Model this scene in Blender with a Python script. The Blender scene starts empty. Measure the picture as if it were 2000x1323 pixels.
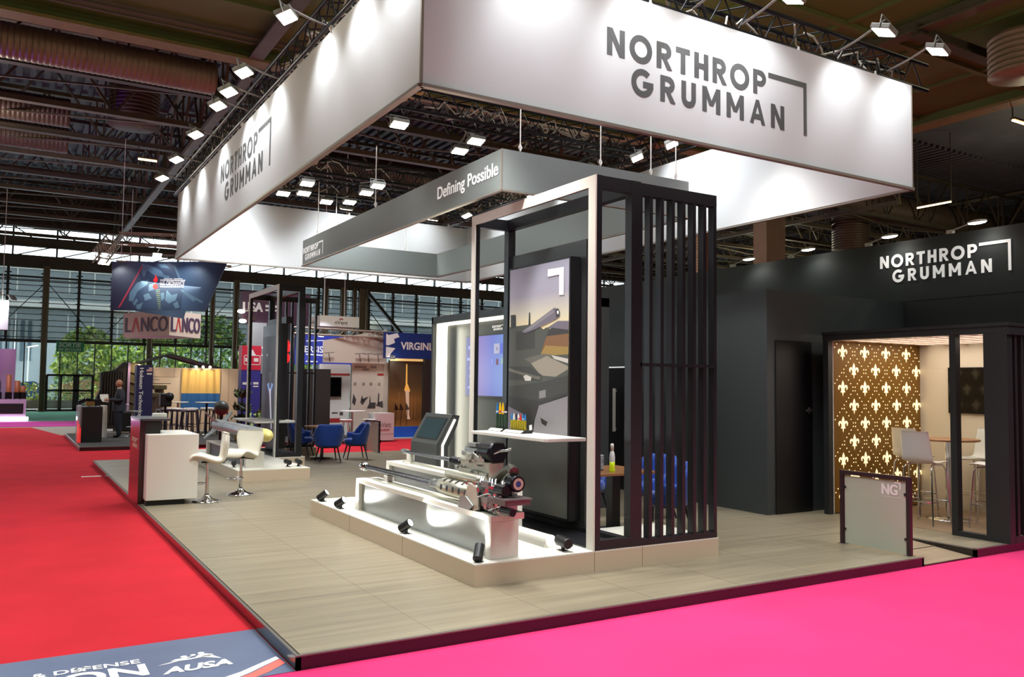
import bpy, math, random
from mathutils import Vector as V, Matrix
random.seed(7)
SC = bpy.context.scene
COL = SC.collection
PI = math.pi

# ------------------------------------------------------------------ camera
H = 1.85
YAW, PITCH, ROLL = 0.54032, 0.0548247, 0.0119867
def make_camera():
    r = V((math.cos(YAW), -math.sin(YAW), 0)); fw = V((math.sin(YAW), math.cos(YAW), 0)); up = V((0, 0, 1))
    F = fw*math.cos(PITCH)+up*math.sin(PITCH); U = up*math.cos(PITCH)-fw*math.sin(PITCH)
    R = r*math.cos(ROLL)+U*math.sin(ROLL); U2 = U*math.cos(ROLL)-r*math.sin(ROLL)
    m = Matrix((R, U2, -F)).transposed().to_4x4(); m.translation = (0, 0, H)
    cam = bpy.data.cameras.new('camera'); cam.sensor_width = 36; cam.sensor_fit = 'HORIZONTAL'; cam.lens = 1640/2000*36
    cam.clip_end = 400; cam.clip_start = .05
    o = bpy.data.objects.new('camera', cam); COL.objects.link(o); o.matrix_world = m; SC.camera = o
make_camera()

# ------------------------------------------------------------------ view, world
vs = SC.view_settings; vs.view_transform = 'Standard'; vs.look = 'None'; vs.gamma = 1; vs.use_curve_mapping = False
vs.exposure = 0.35
SC.cycles.max_bounces = 6; SC.cycles.diffuse_bounces = 3; SC.cycles.glossy_bounces = 3
SC.cycles.transparent_max_bounces = 12; SC.cycles.sample_clamp_indirect = 4; SC.cycles.caustics_reflective = False; SC.cycles.caustics_refractive = False
W = bpy.data.worlds.new('overcast_sky'); SC.world = W; W.use_nodes = True
bg = W.node_tree.nodes['Background']; bg.inputs[0].default_value = (.82, .92, 1, 1); bg.inputs[1].default_value = 4.5

def S(c):
    return tuple((x/255/12.92 if x/255 <= .04045 else ((x/255+.055)/1.055)**2.4) for x in c[:3])

def lamp(kind, name, loc, energy, color=(255, 250, 240), target=None, size=1, size_y=None, spot=60, blend=.5, radius=.05, spread=None):
    l = bpy.data.lights.new(name, kind); l.energy = energy; l.color = S(color)
    if kind == 'AREA':
        l.size = size
        if size_y: l.shape = 'RECTANGLE'; l.size_y = size_y
        if spread: l.spread = math.radians(spread)
    else: l.shadow_soft_size = radius
    if kind == 'SPOT': l.spot_size = math.radians(spot); l.spot_blend = blend
    o = bpy.data.objects.new(name, l); COL.objects.link(o); o.location = loc
    if target is not None: o.rotation_euler = (V(target)-V(loc)).to_track_quat('-Z', 'Y').to_euler()
    return o
# general hall fill: unseen area lights added under the roof, no fixtures
for (x, y, e) in ((-4, 0, 620), (4, -2, 620), (12, 1, 620), (-3, 11, 520), (20, 6, 480), (-3, 24, 560), (8, 23, 600), (20, 22, 500),
                  (-3, 38, 520), (8, 36, 520), (20, 38, 520), (4, 5, 560), (14, -8, 500)):
    lamp('AREA', 'hall_fill', (x, y, 9.7), e*.62, (240, 244, 250), (x, y, 0), 2.2, spread=105)
for (x, y, e) in ((-3, 7, 260), (15, 3, 260), (-2, 29, 230), (20, 29, 300), (36, 18, 320), (10, 13, 90), (38, 34, 300)):
    lamp('POINT', 'ceiling_fill', (x, y, 8.3), e, (252, 246, 208), radius=.4)  # unseen point lights added to brighten the ceiling
lamp('AREA', 'daylight_facade', (14, 54.6, 4.2), 700, (225, 240, 255), (14, 0, 3), 34, 7)
lamp('SPOT', 'purple_stage_light', (-7, 27, 4), 800, (150, 60, 255), (-1, 28, 11), spot=110, radius=.3)

# ------------------------------------------------------------------ materials
MATS = {}
def mat(name, c, rough=.5, metal=0, var=0, scale=6, bump=0, emit=0, ecol=None, alpha=None, spec=.5, stretch=None, coat=0, sheen=0, trans=0):
    if name in MATS: return MATS[name]
    m = bpy.data.materials.new(name); MATS[name] = m; m.use_nodes = True
    nt = m.node_tree; b = nt.nodes['Principled BSDF']; I = b.inputs
    base = S(c)
    I['Base Color'].default_value = (*base, 1); I['Roughness'].default_value = rough; I['Metallic'].default_value = metal
    I['Specular IOR Level'].default_value = spec
    if coat: I['Coat Weight'].default_value = coat; I['Coat Roughness'].default_value = .08
    if sheen: I['Sheen Weight'].default_value = sheen; I['Sheen Roughness'].default_value = .4
    if trans: I['Transmission Weight'].default_value = trans
    if alpha is not None: I['Alpha'].default_value = alpha
    if emit: I['Emission Color'].default_value = (*S(ecol or c), 1); I['Emission Strength'].default_value = emit
    if var or bump:
        tc = nt.nodes.new('ShaderNodeTexCoord'); mp = nt.nodes.new('ShaderNodeMapping'); nz = nt.nodes.new('ShaderNodeTexNoise')
        nt.links.new(tc.outputs['Object'], mp.inputs[0]); nt.links.new(mp.outputs[0], nz.inputs['Vector'])
        if stretch: mp.inputs['Scale'].default_value = stretch
        nz.inputs['Scale'].default_value = scale; nz.inputs['Detail'].default_value = 5
        if var:
            rp = nt.nodes.new('ShaderNodeValToRGB')
            e = rp.color_ramp.elements
            e[0].position = .3; e[1].position = .7
            e[0].color = (*[max(0, x*(1-var)) for x in base], 1); e[1].color = (*[min(1, x*(1+var)) for x in base], 1)
            nt.links.new(nz.outputs['Fac'], rp.inputs[0]); nt.links.new(rp.outputs[0], I['Base Color'])
        if bump:
            bp = nt.nodes.new('ShaderNodeBump'); bp.inputs['Strength'].default_value = bump; bp.inputs['Distance'].default_value = .01
            nt.links.new(nz.outputs['Fac'], bp.inputs['Height']); nt.links.new(bp.outputs[0], I['Normal'])
    return m
def wood_mat(name, c, sx, sy, var=.16, rough=.42, plank=.0):
    if name in MATS: return MATS[name]
    m = mat(name, c, rough, var=var, scale=1.2, stretch=(sx, sy, 8), bump=.04)
    return m
def glass_mat(name, c, opacity=.3, rough=.05):
    """thin pane: tinted see-through mixed with a clear reflection"""
    if name in MATS: return MATS[name]
    m = bpy.data.materials.new(name); MATS[name] = m; m.use_nodes = True; nt = m.node_tree
    b = nt.nodes['Principled BSDF']; b.inputs['Base Color'].default_value = (*S(c), 1); b.inputs['Roughness'].default_value = rough
    t = nt.nodes.new('ShaderNodeBsdfTransparent'); t.inputs[0].default_value = (.93, .96, .95, 1)
    mx = nt.nodes.new('ShaderNodeMixShader'); mx.inputs[0].default_value = opacity
    nt.links.new(t.outputs[0], mx.inputs[1]); nt.links.new(b.outputs[0], mx.inputs[2])
    nt.links.new(mx.outputs[0], nt.nodes['Material Output'].inputs[0])
    return m

# ------------------------------------------------------------------ mesh builder
X_, Y_, Z_ = V((1, 0, 0)), V((0, 1, 0)), V((0, 0, 1))
class Frame:
    """flat drawing board: origin, right, up; normal faces the viewer"""
    def __init__(s, o, u, v): s.o, s.u, s.v = V(o), V(u).normalized(), V(v).normalized(); s.n = s.u.cross(s.v)
    def __call__(s, a, b, d=0): return s.o+s.u*a+s.v*b+s.n*d
def front(x, y, z): return Frame((x, y, z), (1, 0, 0), (0, 0, 1))     # faces -Y
def side(x, y, z): return Frame((x, y, z), (0, -1, 0), (0, 0, 1))     # faces -X
def topf(x, y, z): return Frame((x, y, z), (1, 0, 0), (0, 1, 0))      # faces up
class MB:
    def __init__(s): s.v, s.f, s.m, s.s, s.cur = [], [], [], [], 0
    def mat(s, i): s.cur = i; return s
    def add(s, pts, faces, smooth=False):
        k = len(s.v); s.v += [tuple(p) for p in pts]
        for f in faces: s.f.append([k+i for i in f]); s.m.append(s.cur); s.s.append(smooth)
        return s
    def poly(s, pts): return s.add(pts, [range(len(pts))])
    def box(s, x0, y0, z0, x1, y1, z1):
        p = [(x, y, z) for z in (z0, z1) for y in (y0, y1) for x in (x0, x1)]
        return s.add(p, [(0, 2, 3, 1), (4, 5, 7, 6), (0, 1, 5, 4), (2, 6, 7, 3), (0, 4, 6, 2), (1, 3, 7, 5)])
    def cbox(s, c, d, rot=None):
        c = V(c); p = [V((x*d[0]/2, y*d[1]/2, z*d[2]/2)) for z in (-1, 1) for y in (-1, 1) for x in (-1, 1)]
        if rot is not None: p = [rot @ q for q in p]
        return s.add([c+q for q in p], [(0, 2, 3, 1), (4, 5, 7, 6), (0, 1, 5, 4), (2, 6, 7, 3), (0, 4, 6, 2), (1, 3, 7, 5)])
    def axes(s, p, q, up=None):
        d = (V(q)-V(p)).normalized(); up = V(up) if up is not None else (Z_ if abs(d.z) < .95 else X_)
        a = d.cross(up).normalized(); return d, a, a.cross(d).normalized()
    def bar(s, p, q, w, h=None, up=None):
        h = h or w; p, q = V(p), V(q); d, a, b = s.axes(p, q, up)
        P = [e+a*x*w/2+b*y*h/2 for e in (p, q) for (x, y) in ((-1, -1), (1, -1), (1, 1), (-1, 1))]
        return s.add(P, [(0, 1, 5, 4), (1, 2, 6, 5), (2, 3, 7, 6), (3, 0, 4, 7), (3, 2, 1, 0), (4, 5, 6, 7)])
    def tube(s, p, q, r, n=10, r2=None, cap=True):
        p, q = V(p), V(q); r2 = r if r2 is None else r2; d, a, b = s.axes(p, q)
        c = [(math.cos(2*PI*i/n), math.sin(2*PI*i/n)) for i in range(n)]
        A = [p+(a*x+b*y)*r for x, y in c]; B = [q+(a*x+b*y)*r2 for x, y in c]
        s.add(A+B, [(i, (i+1) % n, n+(i+1) % n, n+i) for i in range(n)], True)
        if cap: s.add(A, [range(n-1, -1, -1)]); s.add(B, [range(n)])
        return s
    def path(s, pts, r, n=6, closed=False):
        P = [V(p) for p in pts]; m = len(P); R = []; a0 = None
        for i in range(m):
            d = (P[(i+1) % m]-P[i-1]) if (closed or 0 < i < m-1) else (P[1]-P[0] if i == 0 else P[-1]-P[-2])
            if d.length < 1e-9: d = Z_
            d.normalize()
            a = (a0-d*a0.dot(d)) if a0 is not None else d.cross(Z_ if abs(d.z) < .9 else X_)
            a.normalize(); a0 = a; b = d.cross(a)
            rr = r[i] if isinstance(r, (list, tuple)) else r
            R += [P[i]+(a*math.cos(2*PI*k/n)+b*math.sin(2*PI*k/n))*rr for k in range(n)]
        F = [(i*n+k, i*n+(k+1) % n, ((i+1) % m)*n+(k+1) % n, ((i+1) % m)*n+k) for i in range(m if closed else m-1) for k in range(n)]
        s.add(R, F, True)
        if not closed: s.add(R[:n], [range(n-1, -1, -1)]); s.add(R[-n:], [range(n)])
        return s
    def lathe(s, prof, o=(0, 0, 0), n=20, axis=None, sharp=False):
        o = V(o); ax = V(axis).normalized() if axis is not None else Z_
        a = ax.cross(Z_ if abs(ax.z) < .95 else X_).normalized(); b = ax.cross(a)
        R = [[o+ax*z+(a*math.cos(2*PI*k/n)+b*math.sin(2*PI*k/n))*max(r, 1e-4) for k in range(n)] for r, z in prof]
        if sharp:
            for i in range(len(R)-1): s.add(R[i]+R[i+1], [(k, (k+1) % n, n+(k+1) % n, n+k) for k in range(n)], True)
        else:
            s.add([p for q in R for p in q], [(i*n+k, i*n+(k+1) % n, (i+1)*n+(k+1) % n, (i+1)*n+k) for i in range(len(R)-1) for k in range(n)], True)
        return s
    def ball(s, c, r, n=12, sq=(1, 1, 1)):
        c = V(c); m = n//2; P = []
        for i in range(m+1):
            t = PI*i/m
            P += [c+V((r*sq[0]*math.sin(t)*math.cos(2*PI*k/n), r*sq[1]*math.sin(t)*math.sin(2*PI*k/n), r*sq[2]*math.cos(t))) for k in range(n)]
        return s.add(P, [(i*n+k, (i+1)*n+k, (i+1)*n+(k+1) % n, i*n+(k+1) % n) for i in range(m) for k in range(n)], True)
    def flat(s, F, pts, d=0): return s.poly([F(a, b, d) for a, b in pts])
    def rect(s, F, a0, b0, a1, b1, d=0): return s.flat(F, [(a0, b0), (a1, b0), (a1, b1), (a0, b1)], d)
    def prism(s, F, pts, d0, d1):
        n = len(pts); A = [F(a, b, d0) for a, b in pts]; B = [F(a, b, d1) for a, b in pts]
        return s.add(A+B, [range(n-1, -1, -1), range(n, 2*n)]+[(i, (i+1) % n, n+(i+1) % n, n+i) for i in range(n)])
    def arc(s, F, cx, cy, ro, ri, a0=0, a1=360, n=28, d=0, sx=1, sy=1):
        A, B = [], []
        for i in range(n+1):
            t = math.radians(a0+(a1-a0)*i/n); A.append((cx+ro*sx*math.cos(t), cy+ro*sy*math.sin(t)))
            B.append((cx+(ro*sx-(ro-ri))*math.cos(t), cy+(ro*sy-(ro-ri))*math.sin(t)))
        for i in range(n): s.flat(F, [B[i], A[i], A[i+1], B[i+1]], d)
        return s
    def disc(s, F, cx, cy, r, d=0, n=20, sx=1, sy=1):
        return s.flat(F, [(cx+r*sx*math.cos(2*PI*i/n), cy+r*sy*math.sin(2*PI*i/n)) for i in range(n)], d)
    def build(s, name, mats, parent=None, loc=None, bevel=0, sub=0, rot=None, seg=2):
        me = bpy.data.meshes.new(name); me.from_pydata(s.v, [], s.f)
        for m in (mats if isinstance(mats, (list, tuple)) else [mats]): me.materials.append(m)
        me.polygons.foreach_set('material_index', s.m); me.polygons.foreach_set('use_smooth', s.s); me.update()
        o = bpy.data.objects.new(name, me); COL.objects.link(o)
        if parent is not None: o.parent = parent
        if loc is not None: o.location = loc
        if rot is not None: o.rotation_euler = rot
        if bevel:
            b = o.modifiers.new('bevel', 'BEVEL'); b.width = bevel; b.segments = seg; b.limit_method = 'ANGLE'; b.angle_limit = .7
        if sub:
            b = o.modifiers.new('subdivision', 'SUBSURF'); b.levels = sub; b.render_levels = sub
            me.polygons.foreach_set('use_smooth', [True]*len(me.polygons))
        return o
def thing(name, label, cat, loc=(0, 0, 0), rz=0, group=None):
    o = bpy.data.objects.new(name, None); COL.objects.link(o); o.location = loc; o.rotation_euler = (0, 0, rz); o.empty_display_size = .1
    return tag(o, label, cat, group)
def tag(o, label, cat, group=None, kind=None):
    o['label'] = label; o['category'] = cat
    if group: o['group'] = group
    if kind: o['kind'] = kind
    return o
def struct(o, label=None, cat=None):
    o['kind'] = 'structure'
    if label: o['label'] = label
    if cat: o['category'] = cat
    return o
def dup(root, loc, rz, label, group=None):
    r = root.copy(); COL.objects.link(r); r.location = loc; r.rotation_euler = (0, 0, rz); r['label'] = label
    if group: r['group'] = group
    for ch in list(root.children):
        c = ch.copy(); COL.objects.link(c); c.parent = r
        for g in ch.children:
            d = g.copy(); COL.objects.link(d); d.parent = c
    return r
def text(mb, s, F, w=None, h=None, x=0, y=0, off=0, shear=0, d=.001, spacing=1, turn=False, bold=0):
    """lettering fitted to a box whose lower left corner is x, y"""
    c = bpy.data.curves.new('lettering', 'FONT'); c.body = s; c.offset = off; c.shear = shear; c.space_character = spacing
    o = bpy.data.objects.new('lettering', c); COL.objects.link(o)
    dg = bpy.context.evaluated_depsgraph_get(); dg.update()
    me = bpy.data.meshes.new_from_object(o.evaluated_get(dg))
    vs_ = [v.co.copy() for v in me.vertices]; fs = [list(p.vertices) for p in me.polygons]
    bpy.data.objects.remove(o); bpy.data.curves.remove(c); bpy.data.meshes.remove(me)
    if not vs_: return mb
    x0, x1 = min(v.x for v in vs_), max(v.x for v in vs_); y0, y1 = min(v.y for v in vs_), max(v.y for v in vs_)
    kx = w/(x1-x0) if w else h/(y1-y0); ky = h/(y1-y0) if h else kx
    P = [((v.x-x0)*kx, (v.y-y0)*ky) for v in vs_]
    if turn: P = [(b, -a) for a, b in P]          # reads downwards
    hh = h or (y1-y0)*ky
    for q, k in enumerate((0,) if not bold else (-bold*hh, 0, bold*hh)):
        mb.add([F(x+a+(0 if turn else k), y+b+(k if turn else 0), d+q*.004*hh) for a, b in P], fs)
    return mb

# ---- geometric capitals for the company logo
def letter(mb, ch, F, x, y, h, d, k=.235):
    t = k*h
    K = [0]
    def nd(): K[0] += 1; return d+K[0]*h*.0015
    R = lambda a, b, c, e: mb.rect(F, x+a*h, y+b*h, x+c*h, y+e*h, nd())
    Q = lambda *p: mb.flat(F, [(x+a*h, y+b*h) for a, b in p], nd())
    if ch == 'N': R(0, 0, k, 1); R(.8-k, 0, .8, 1); Q((0, 1), (.56, 0), (.8, 0), (.24, 1)); return .8
    if ch == 'O': mb.arc(F, x+.52*h, y+.5*h, .53*h, .53*h-t, d=nd()); return 1.04
    if ch in 'RP':
        R(0, 0, k, 1); R(k, 1-k*.9, .4, 1); yb = .38 if ch == 'R' else .34; R(k, yb, .4, yb+k*.9)
        ro = (1-yb)/2; mb.arc(F, x+.4*h, y+(1-ro)*h, ro*h, (ro-k*.95)*h, -90, 90, n=14, d=nd())
        if ch == 'R': Q((.26, .42), (.52, 0), (.76, 0), (.47, .42))
        return .72
    if ch == 'T': R(0, 1-k*.95, .7, 1); R(.35-k/2, 0, .35+k/2, 1); return .7
    if ch == 'H': R(0, 0, k, 1); R(.72-k, 0, .72, 1); R(0, .5-k*.47, .72, .5+k*.47); return .72
    if ch == 'G': mb.arc(F, x+.52*h, y+.5*h, .53*h, .53*h-t, 48, 350, d=nd()); R(.54, .34, 1.04, .34+k); return 1.04
    if ch == 'U':
        R(0, .34, k, 1); R(.74-k, .34, .74, 1); mb.arc(F, x+.37*h, y+.36*h, .37*h, .37*h-t, 180, 360, n=18, d=nd()); return .74
    if ch == 'M':
        R(0, 0, k, 1); R(.96-k, 0, .96, 1); Q((0, 1), (.38, .28), (.58, .28), (.22, 1)); Q((.96, 1), (.74, 1), (.38, .28), (.58, .28)); return .96
    if ch == 'A': Q((0, 0), (.2, 0), (.53, 1), (.35, 1)); Q((.88, 0), (.68, 0), (.35, 1), (.53, 1)); R(.2, .2, .7, .2+k*.9); return .88
    return .4
def word(mb, s, F, x, y, w, h, d):
    # every stroke sits a hair in front of the last so that they never coincide
    adv = {'N': .8, 'O': 1.04, 'R': .72, 'P': .72, 'T': .7, 'H': .72, 'G': 1.04, 'U': .74, 'M': .96, 'A': .88}
    tot = sum(adv[c] for c in s)*h; gap = (w-tot)/(len(s)-1)
    for c in s:
        letter(mb, c, F, x, y, h, d); x += adv[c]*h+gap
def logo(F, x, y, w, d=.002):
    """two-line company name with its corner bracket; x, y is the lower left corner, w the full width"""
    k = w/2.464; mb = MB()
    word(mb, 'NORTHROP', F, x, y+.292*k, 1.89*k, .236*k, d); word(mb, 'GRUMMAN', F, x+.262*k, y+.004*k, 1.88*k, .232*k, d)
    mb.rect(F, x+1.925*k, y+.478*k, x+2.464*k, y+.53*k, d); mb.rect(F, x+2.416*k, y, x+2.464*k, y+.478*k, d)
    return mb
# ================================================================== THE HALL
red = mat('red_carpet', (184, 38, 48), .95, var=.1, scale=1.3, bump=.15, spec=.1)
pink = mat('pink_carpet', (208, 50, 102), .95, var=.07, scale=1.1, bump=.15, spec=.1)
struct(MB().box(-42, -28, -.3, 64, 60, -.012).build('floor', mat('screed', (150, 138, 125), .8, var=.1)))
def carpet(name, pts, m, label, z=0):
    b = MB(); b.prism(topf(0, 0, 0), pts, -.012, z); return tag(struct(b.build(name, m)), label, 'carpet', kind='structure')
carpet('red_carpet', [(-1.9, 5.4), (26, 5.4), (26, 31.5), (1.6, 31.5), (.86, 36.9), (-1.9, 36.9)], red, 'wide red aisle carpet running along the left of the stand')
carpet('pink_carpet', [(-1.9, 2.0), (26, 2.0), (26, 5.4), (-1.9, 5.4)], pink, 'bright pink aisle carpet in front of the stand')
carpet('magenta_carpet', [(-14, 37.6), (26, 37.6), (26, 42.2), (-14, 42.2)], mat('magenta_carpet', (186, 60, 140), .95, var=.06, spec=.1), 'magenta carpet strip crossing at the far end of the red aisle')
carpet('green_carpet', [(-14, 42.2), (26, 42.2), (26, 54.7), (-14, 54.7)], mat('green_carpet', (70, 128, 98), .95, var=.06, spec=.1), 'green carpet strip in front of the glass facade')
# printed floor sticker lying on the aisle corner
navy = mat('sticker_blue', (92, 102, 128), .35, var=.08, scale=3); white_ink = mat('white_ink', (238, 236, 232), .5); coral = mat('coral_ink', (228, 104, 92), .45)
ft = topf(-2.4, 5.36, .003)
mb = MB(); mb.flat(ft, [(0, 0.04), (4.055, 0.04), (4.055, 1.09), (0, 1.07)])
stk = tag(mb.build('floor_sticker', navy), 'blue grey printed floor sticker at the corner of the stand', 'floor sticker')
F = topf(0, 0, .005)
mb = MB(); text(mb, '& DEFENSE', F, .62, .085, .2, 6.03, .02); text(mb, 'Y', F, .1, .085, .42, 6.04, .018)
text(mb, 'ION', F, .56, .24, .28, 5.765, .03); mb.build('lettering', white_ink, stk)
mb = MB(); text(mb, 'AUSA', F, .43, .13, .91, 5.72, .04, .25)
# three running figures above the letters
mb.poly([F(a, b) for a, b in ((.905, 5.915), (.98, 5.93), (1.04, 5.955), (1.1, 5.95), (1.2, 5.965), (1.24, 5.93), (1.3, 5.88), (1.27, 5.95), (1.25, 5.99), (1.19, 5.985), (1.12, 5.975), (1.05, 5.985), (1.0, 5.955))])
mb.poly([F(a, b) for a, b in ((.99, 5.97), (1.03, 6.0), (1.08, 6.0), (1.14, 6.015), (1.1, 5.985), (1.05, 5.98))])
mb.poly([F(a, b) for a, b in ((1.15, 5.98), (1.18, 6.03), (1.23, 6.03), (1.27, 5.99), (1.24, 5.97))])
mb.disc(F, 1.085, 6.027, .022); mb.disc(F, 1.2, 6.055, .022); mb.disc(F, 1.145, 6.035, .018)
mb.build('emblem', white_ink, stk)
mb = MB(); mb.poly([F(a, b) for a, b in ((.9, 5.36), (1.1, 5.43), (1.35, 5.55), (1.62, 5.74), (1.63, 5.69), (1.4, 5.51), (1.16, 5.36))])
mb.mat(1).poly([F(a, b) for a, b in ((1.18, 5.36), (1.41, 5.5), (1.63, 5.68), (1.64, 5.58), (1.5, 5.46), (1.33, 5.36))]); mb.build('stripe', [white_ink, coral], stk)
tag(MB().box(1.28, 17.9, .0, 1.62, 17.96, .012).build('tape_strip', white_ink), 'short white tape strip on the red carpet by the far platform corner', 'tape')

# ---- roof
olive = mat('olive_paint', (104, 116, 60), .7, var=.1, scale=.6); olive_d = mat('olive_flange', (140, 124, 72), .6, var=.1)
steel_d = mat('roof_steel', (74, 64, 52), .6, var=.15, scale=1.5); steel_w = mat('roof_steel_light', (96, 84, 66), .55, var=.15, scale=1.5)
deck_m = mat('roof_sheet', (74, 70, 78), .55, var=.15, scale=1)
ceil = struct(MB().box(-42, -28, 12.6, 64, 60, 12.75).build('ceiling', deck_m))
mb = MB()
for k in range(150):
    x = -14+k*.42
    mb.box(x, 21.6, 12.45, x+.2, 56, 12.6)
mb.build('corrugation', deck_m, ceil)
mb = MB(); mb.box(-42, -28, 10.25, 23.8, 21.3, 10.4)
for k in range(14):
    mb.box(-42, 18.6-k*3.2, 10.14, 23.8, 18.75-k*3.2, 10.25)
for k in range(6): mb.box(8+k*2.7, -10, 10.17, 8.12+k*2.7, 18, 10.25)
mb.build('olive_panel', olive, ceil)
mb = MB(); mb.box(-42, 21.3, 9.98, 23.8, 21.42, 12.6); mb.box(-42, 21.18, 9.94, 24, 21.55, 10.02); mb.box(23.8, -28, 9.98, 23.92, 21.42, 12.6)
mb.build('edge_girder', olive, ceil)
mb = MB(); mb.box(-42, 21.1, 9.9, 24, 21.62, 9.98); mb.box(23.7, -28, 9.9, 24.2, 21.1, 9.98); mb.build('girder_flange', olive_d, ceil)
mb = MB(); mb.box(-42, 20.2, 10.1, 23.7, 20.26, 10.16); mb.box(-42, 20.4, 10.05, 23.7, 20.46, 10.1); mb.build('conduit', steel_w, ceil)
def lattice(axis, a, lo, hi, zb=10.0, zt=12.3, step=3.3, m=steel_d):
    mb = MB(); P = (lambda t, z, o=0: (t, a+o, z)) if axis == 'x' else (lambda t, z, o=0: (a+o, t, z))
    for o in (-.09, .09):
        mb.bar(P(lo, zb, o), P(hi, zb, o), .05, .16)
    mb.bar(P(lo, zb-.07), P(hi, zb-.07), .26, .025); mb.bar(P(lo, zt), P(hi, zt), .18, .14)
    n = int((hi-lo)/step)
    for i in range(n):
        t = lo+i*step
        mb.bar(P(t, zb), P(t+step/2, zt), .07, .07); mb.bar(P(t+step/2, zt), P(t+step, zb), .07, .07)
        mb.bar(P(t, zb), P(t, zt), .06, .06)
    return mb.build('roof_beam', m, ceil)
for k in range(10): lattice('x', 24.7+3.3*k, -14, 56, m=(steel_w if k % 2 else steel_d))
for a in (-8.5, 5.05, 18.6, 32, 45.5): lattice('y', a, 21.7, 55, zb=9.75, m=steel_w)
for k, a in enumerate((5.05, 17.4)):
    mb = MB(); mb.bar((a, -20, 9.95), (a, 21.2, 9.95), .34, .05); mb.bar((a, -20, 10.1), (a, 21.2, 10.1), .06, .26); mb.build('roof_beam', steel_w, ceil)
mb = MB(); mb.bar((17.2, 11.2, 9.8), (30, 11.2, 9.8), .3, .05); mb.bar((17.2, 11.2, 9.95), (30, 11.2, 9.95), .06, .26); mb.build('roof_beam', steel_d, ceil)
mb = MB()
for k in range(9):     # sagging flat braces between the bottom chords
    for s in (-1, 1): mb.bar((11.8+6.6*s, 24.7+3.3*k, 9.98), (11.8, 24.7+3.3*k+1.65, 9.98), .07, .05); mb.bar((25.3+6.6*s, 24.7+3.3*k, 9.98), (25.3, 24.7+3.3*k+1.65, 9.98), .07, .05); mb.bar((38.5+6.6*s, 24.7+3.3*k, 9.98), (38.5, 24.7+3.3*k+1.65, 9.98), .07, .05); mb.bar((-1.5+6.6*s, 24.7+3.3*k, 9.98), (-1.5, 24.7+3.3*k+1.65, 9.98), .07, .05)
mb.build('wind_brace', steel_w, ceil)
# ---- ducts
duct_m = mat('spiral_duct', (150, 126, 104), .45, .35, var=.12, scale=2); duct_d = mat('dark_duct', (92, 74, 62), .5, .2, var=.15)
def duct(label, p, q, r, m=duct_m, rib=.13):
    p, q = V(p), V(q); L = (q-p).length; n = int(L/rib); pr = [(0.0, 0)]
    for i in range(n): pr += [(r, i*rib), (r, i*rib+rib*.6), (r*.975, i*rib+rib*.7), (r*.975, i*rib+rib*.95)]
    pr.append((0, n*rib)); b = MB(); b.lathe(pr, p, 20, q-p, sharp=False)
    t = thing('air_duct', label, 'air duct'); b.build('duct_tube', m, t)
    h = MB()
    for i in range(1, int(L/4)+1):
        c = p+(q-p).normalized()*i*4-V((1, 0, 0))
        h.tube(c+V((0, 0, r)), (c.x, c.y, 12.5), .03, 6)
    if h.v: h.build('hanger', steel_d, t)
duct('long ribbed round air duct behind the olive girder, top left', (-12, 23.3, 10.0), (4.6, 23.3, 10.0), .43)
duct('wide brown air duct under the purple lit roof at far left', (-12, 29.7, 10.25), (1.4, 29.7, 10.25), .45, duct_d)
duct('third brown air duct lowest at the far left of the roof', (-12, 33.0, 10.2), (1.6, 33.0, 10.2), .45, duct_d)
duct('dark upright air drum hanging under the roof left of the white banner', (3.3, 30.2, 10.3), (3.3, 30.2, 12.4), .8, duct_d)
duct('brown air duct over the black cabin wall at right', (33, 26.2, 10.9), (49, 26.2, 10.9), .75, duct_d)
duct('dark upright air drum right of the concrete column', (36.5, 27.5, 8.9), (36.5, 27.5, 11.5), .9, duct_d)
duct('pale round air duct end hanging at the top right corner', (19.4, 10.0, 8.95), (19.4, 10.0, 9.9), .75)
duct('upright ribbed air duct left of the concrete column', (25.8, 26.9, 6), (25.8, 26.9, 11.6), .5)
duct('brown air duct seen between banner and grey fascia', (9, 33.6, 10.9), (24, 33.6, 10.9), .6, duct_d)
# fluorescent tubes at right
tube_m = mat('tube_light', (255, 214, 150), .3, emit=9, ecol=(255, 205, 140))
for lab, p, q in (('warm fluorescent tube light at the right picture edge under the roof', (24.3, 12.9, 9.55), (25.6, 12.9, 9.55)),
                  ('warm fluorescent tube light above the black cabin wall', (33.1, 21.6, 9.6), (33.1, 20.1, 9.6)),
                  ('small fluorescent tube light at upper left among the beams', (3.6, 31.3, 9.5), (4.2, 31.3, 9.5))):
    t = thing('tube_light', lab, 'tube light', p); q = V(q)-V(p)
    MB().bar((0, 0, .06), q+V((0, 0, .06)), .12, .05).build('fitting', steel_d, t); MB().tube((0, 0, 0), q, .03, 8).build('glowing_tube', tube_m, t)
    MB().bar((0, 0, .08), (0, 0, 2.9), .03).bar(q+V((0, 0, .08)), q+V((0, 0, 2.9)), .03).build('hanger', steel_d, t)
# yellow cable tray seen through the banner ring
mb = MB(); mb.bar((9, 22.2, 9.8), (10.2, 18.2, 9.9), .18, .1); mb.bar((9.4, 30, 9.9), (8.6, 24, 9.9), .14, .08)
tag(mb.build('cable_tray', mat('yellow_paint', (196, 170, 40), .5)), 'yellow cable tray under the roof seen through the white banner', 'cable tray')

# ---- hall end walls out of sight keep the daylight out
wall_m = mat('hall_wall', (92, 84, 74), .8, var=.1, scale=.5)
struct(MB().box(62, -28, 0, 62.3, 60, 12.6).build('wall_right', wall_m))
struct(MB().box(-42, -28.3, 0, 62, -28, 12.6).build('wall_front', wall_m))
struct(MB().box(-42.3, -28, 0, -42, 60, 12.6).build('wall_left', wall_m))

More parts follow.
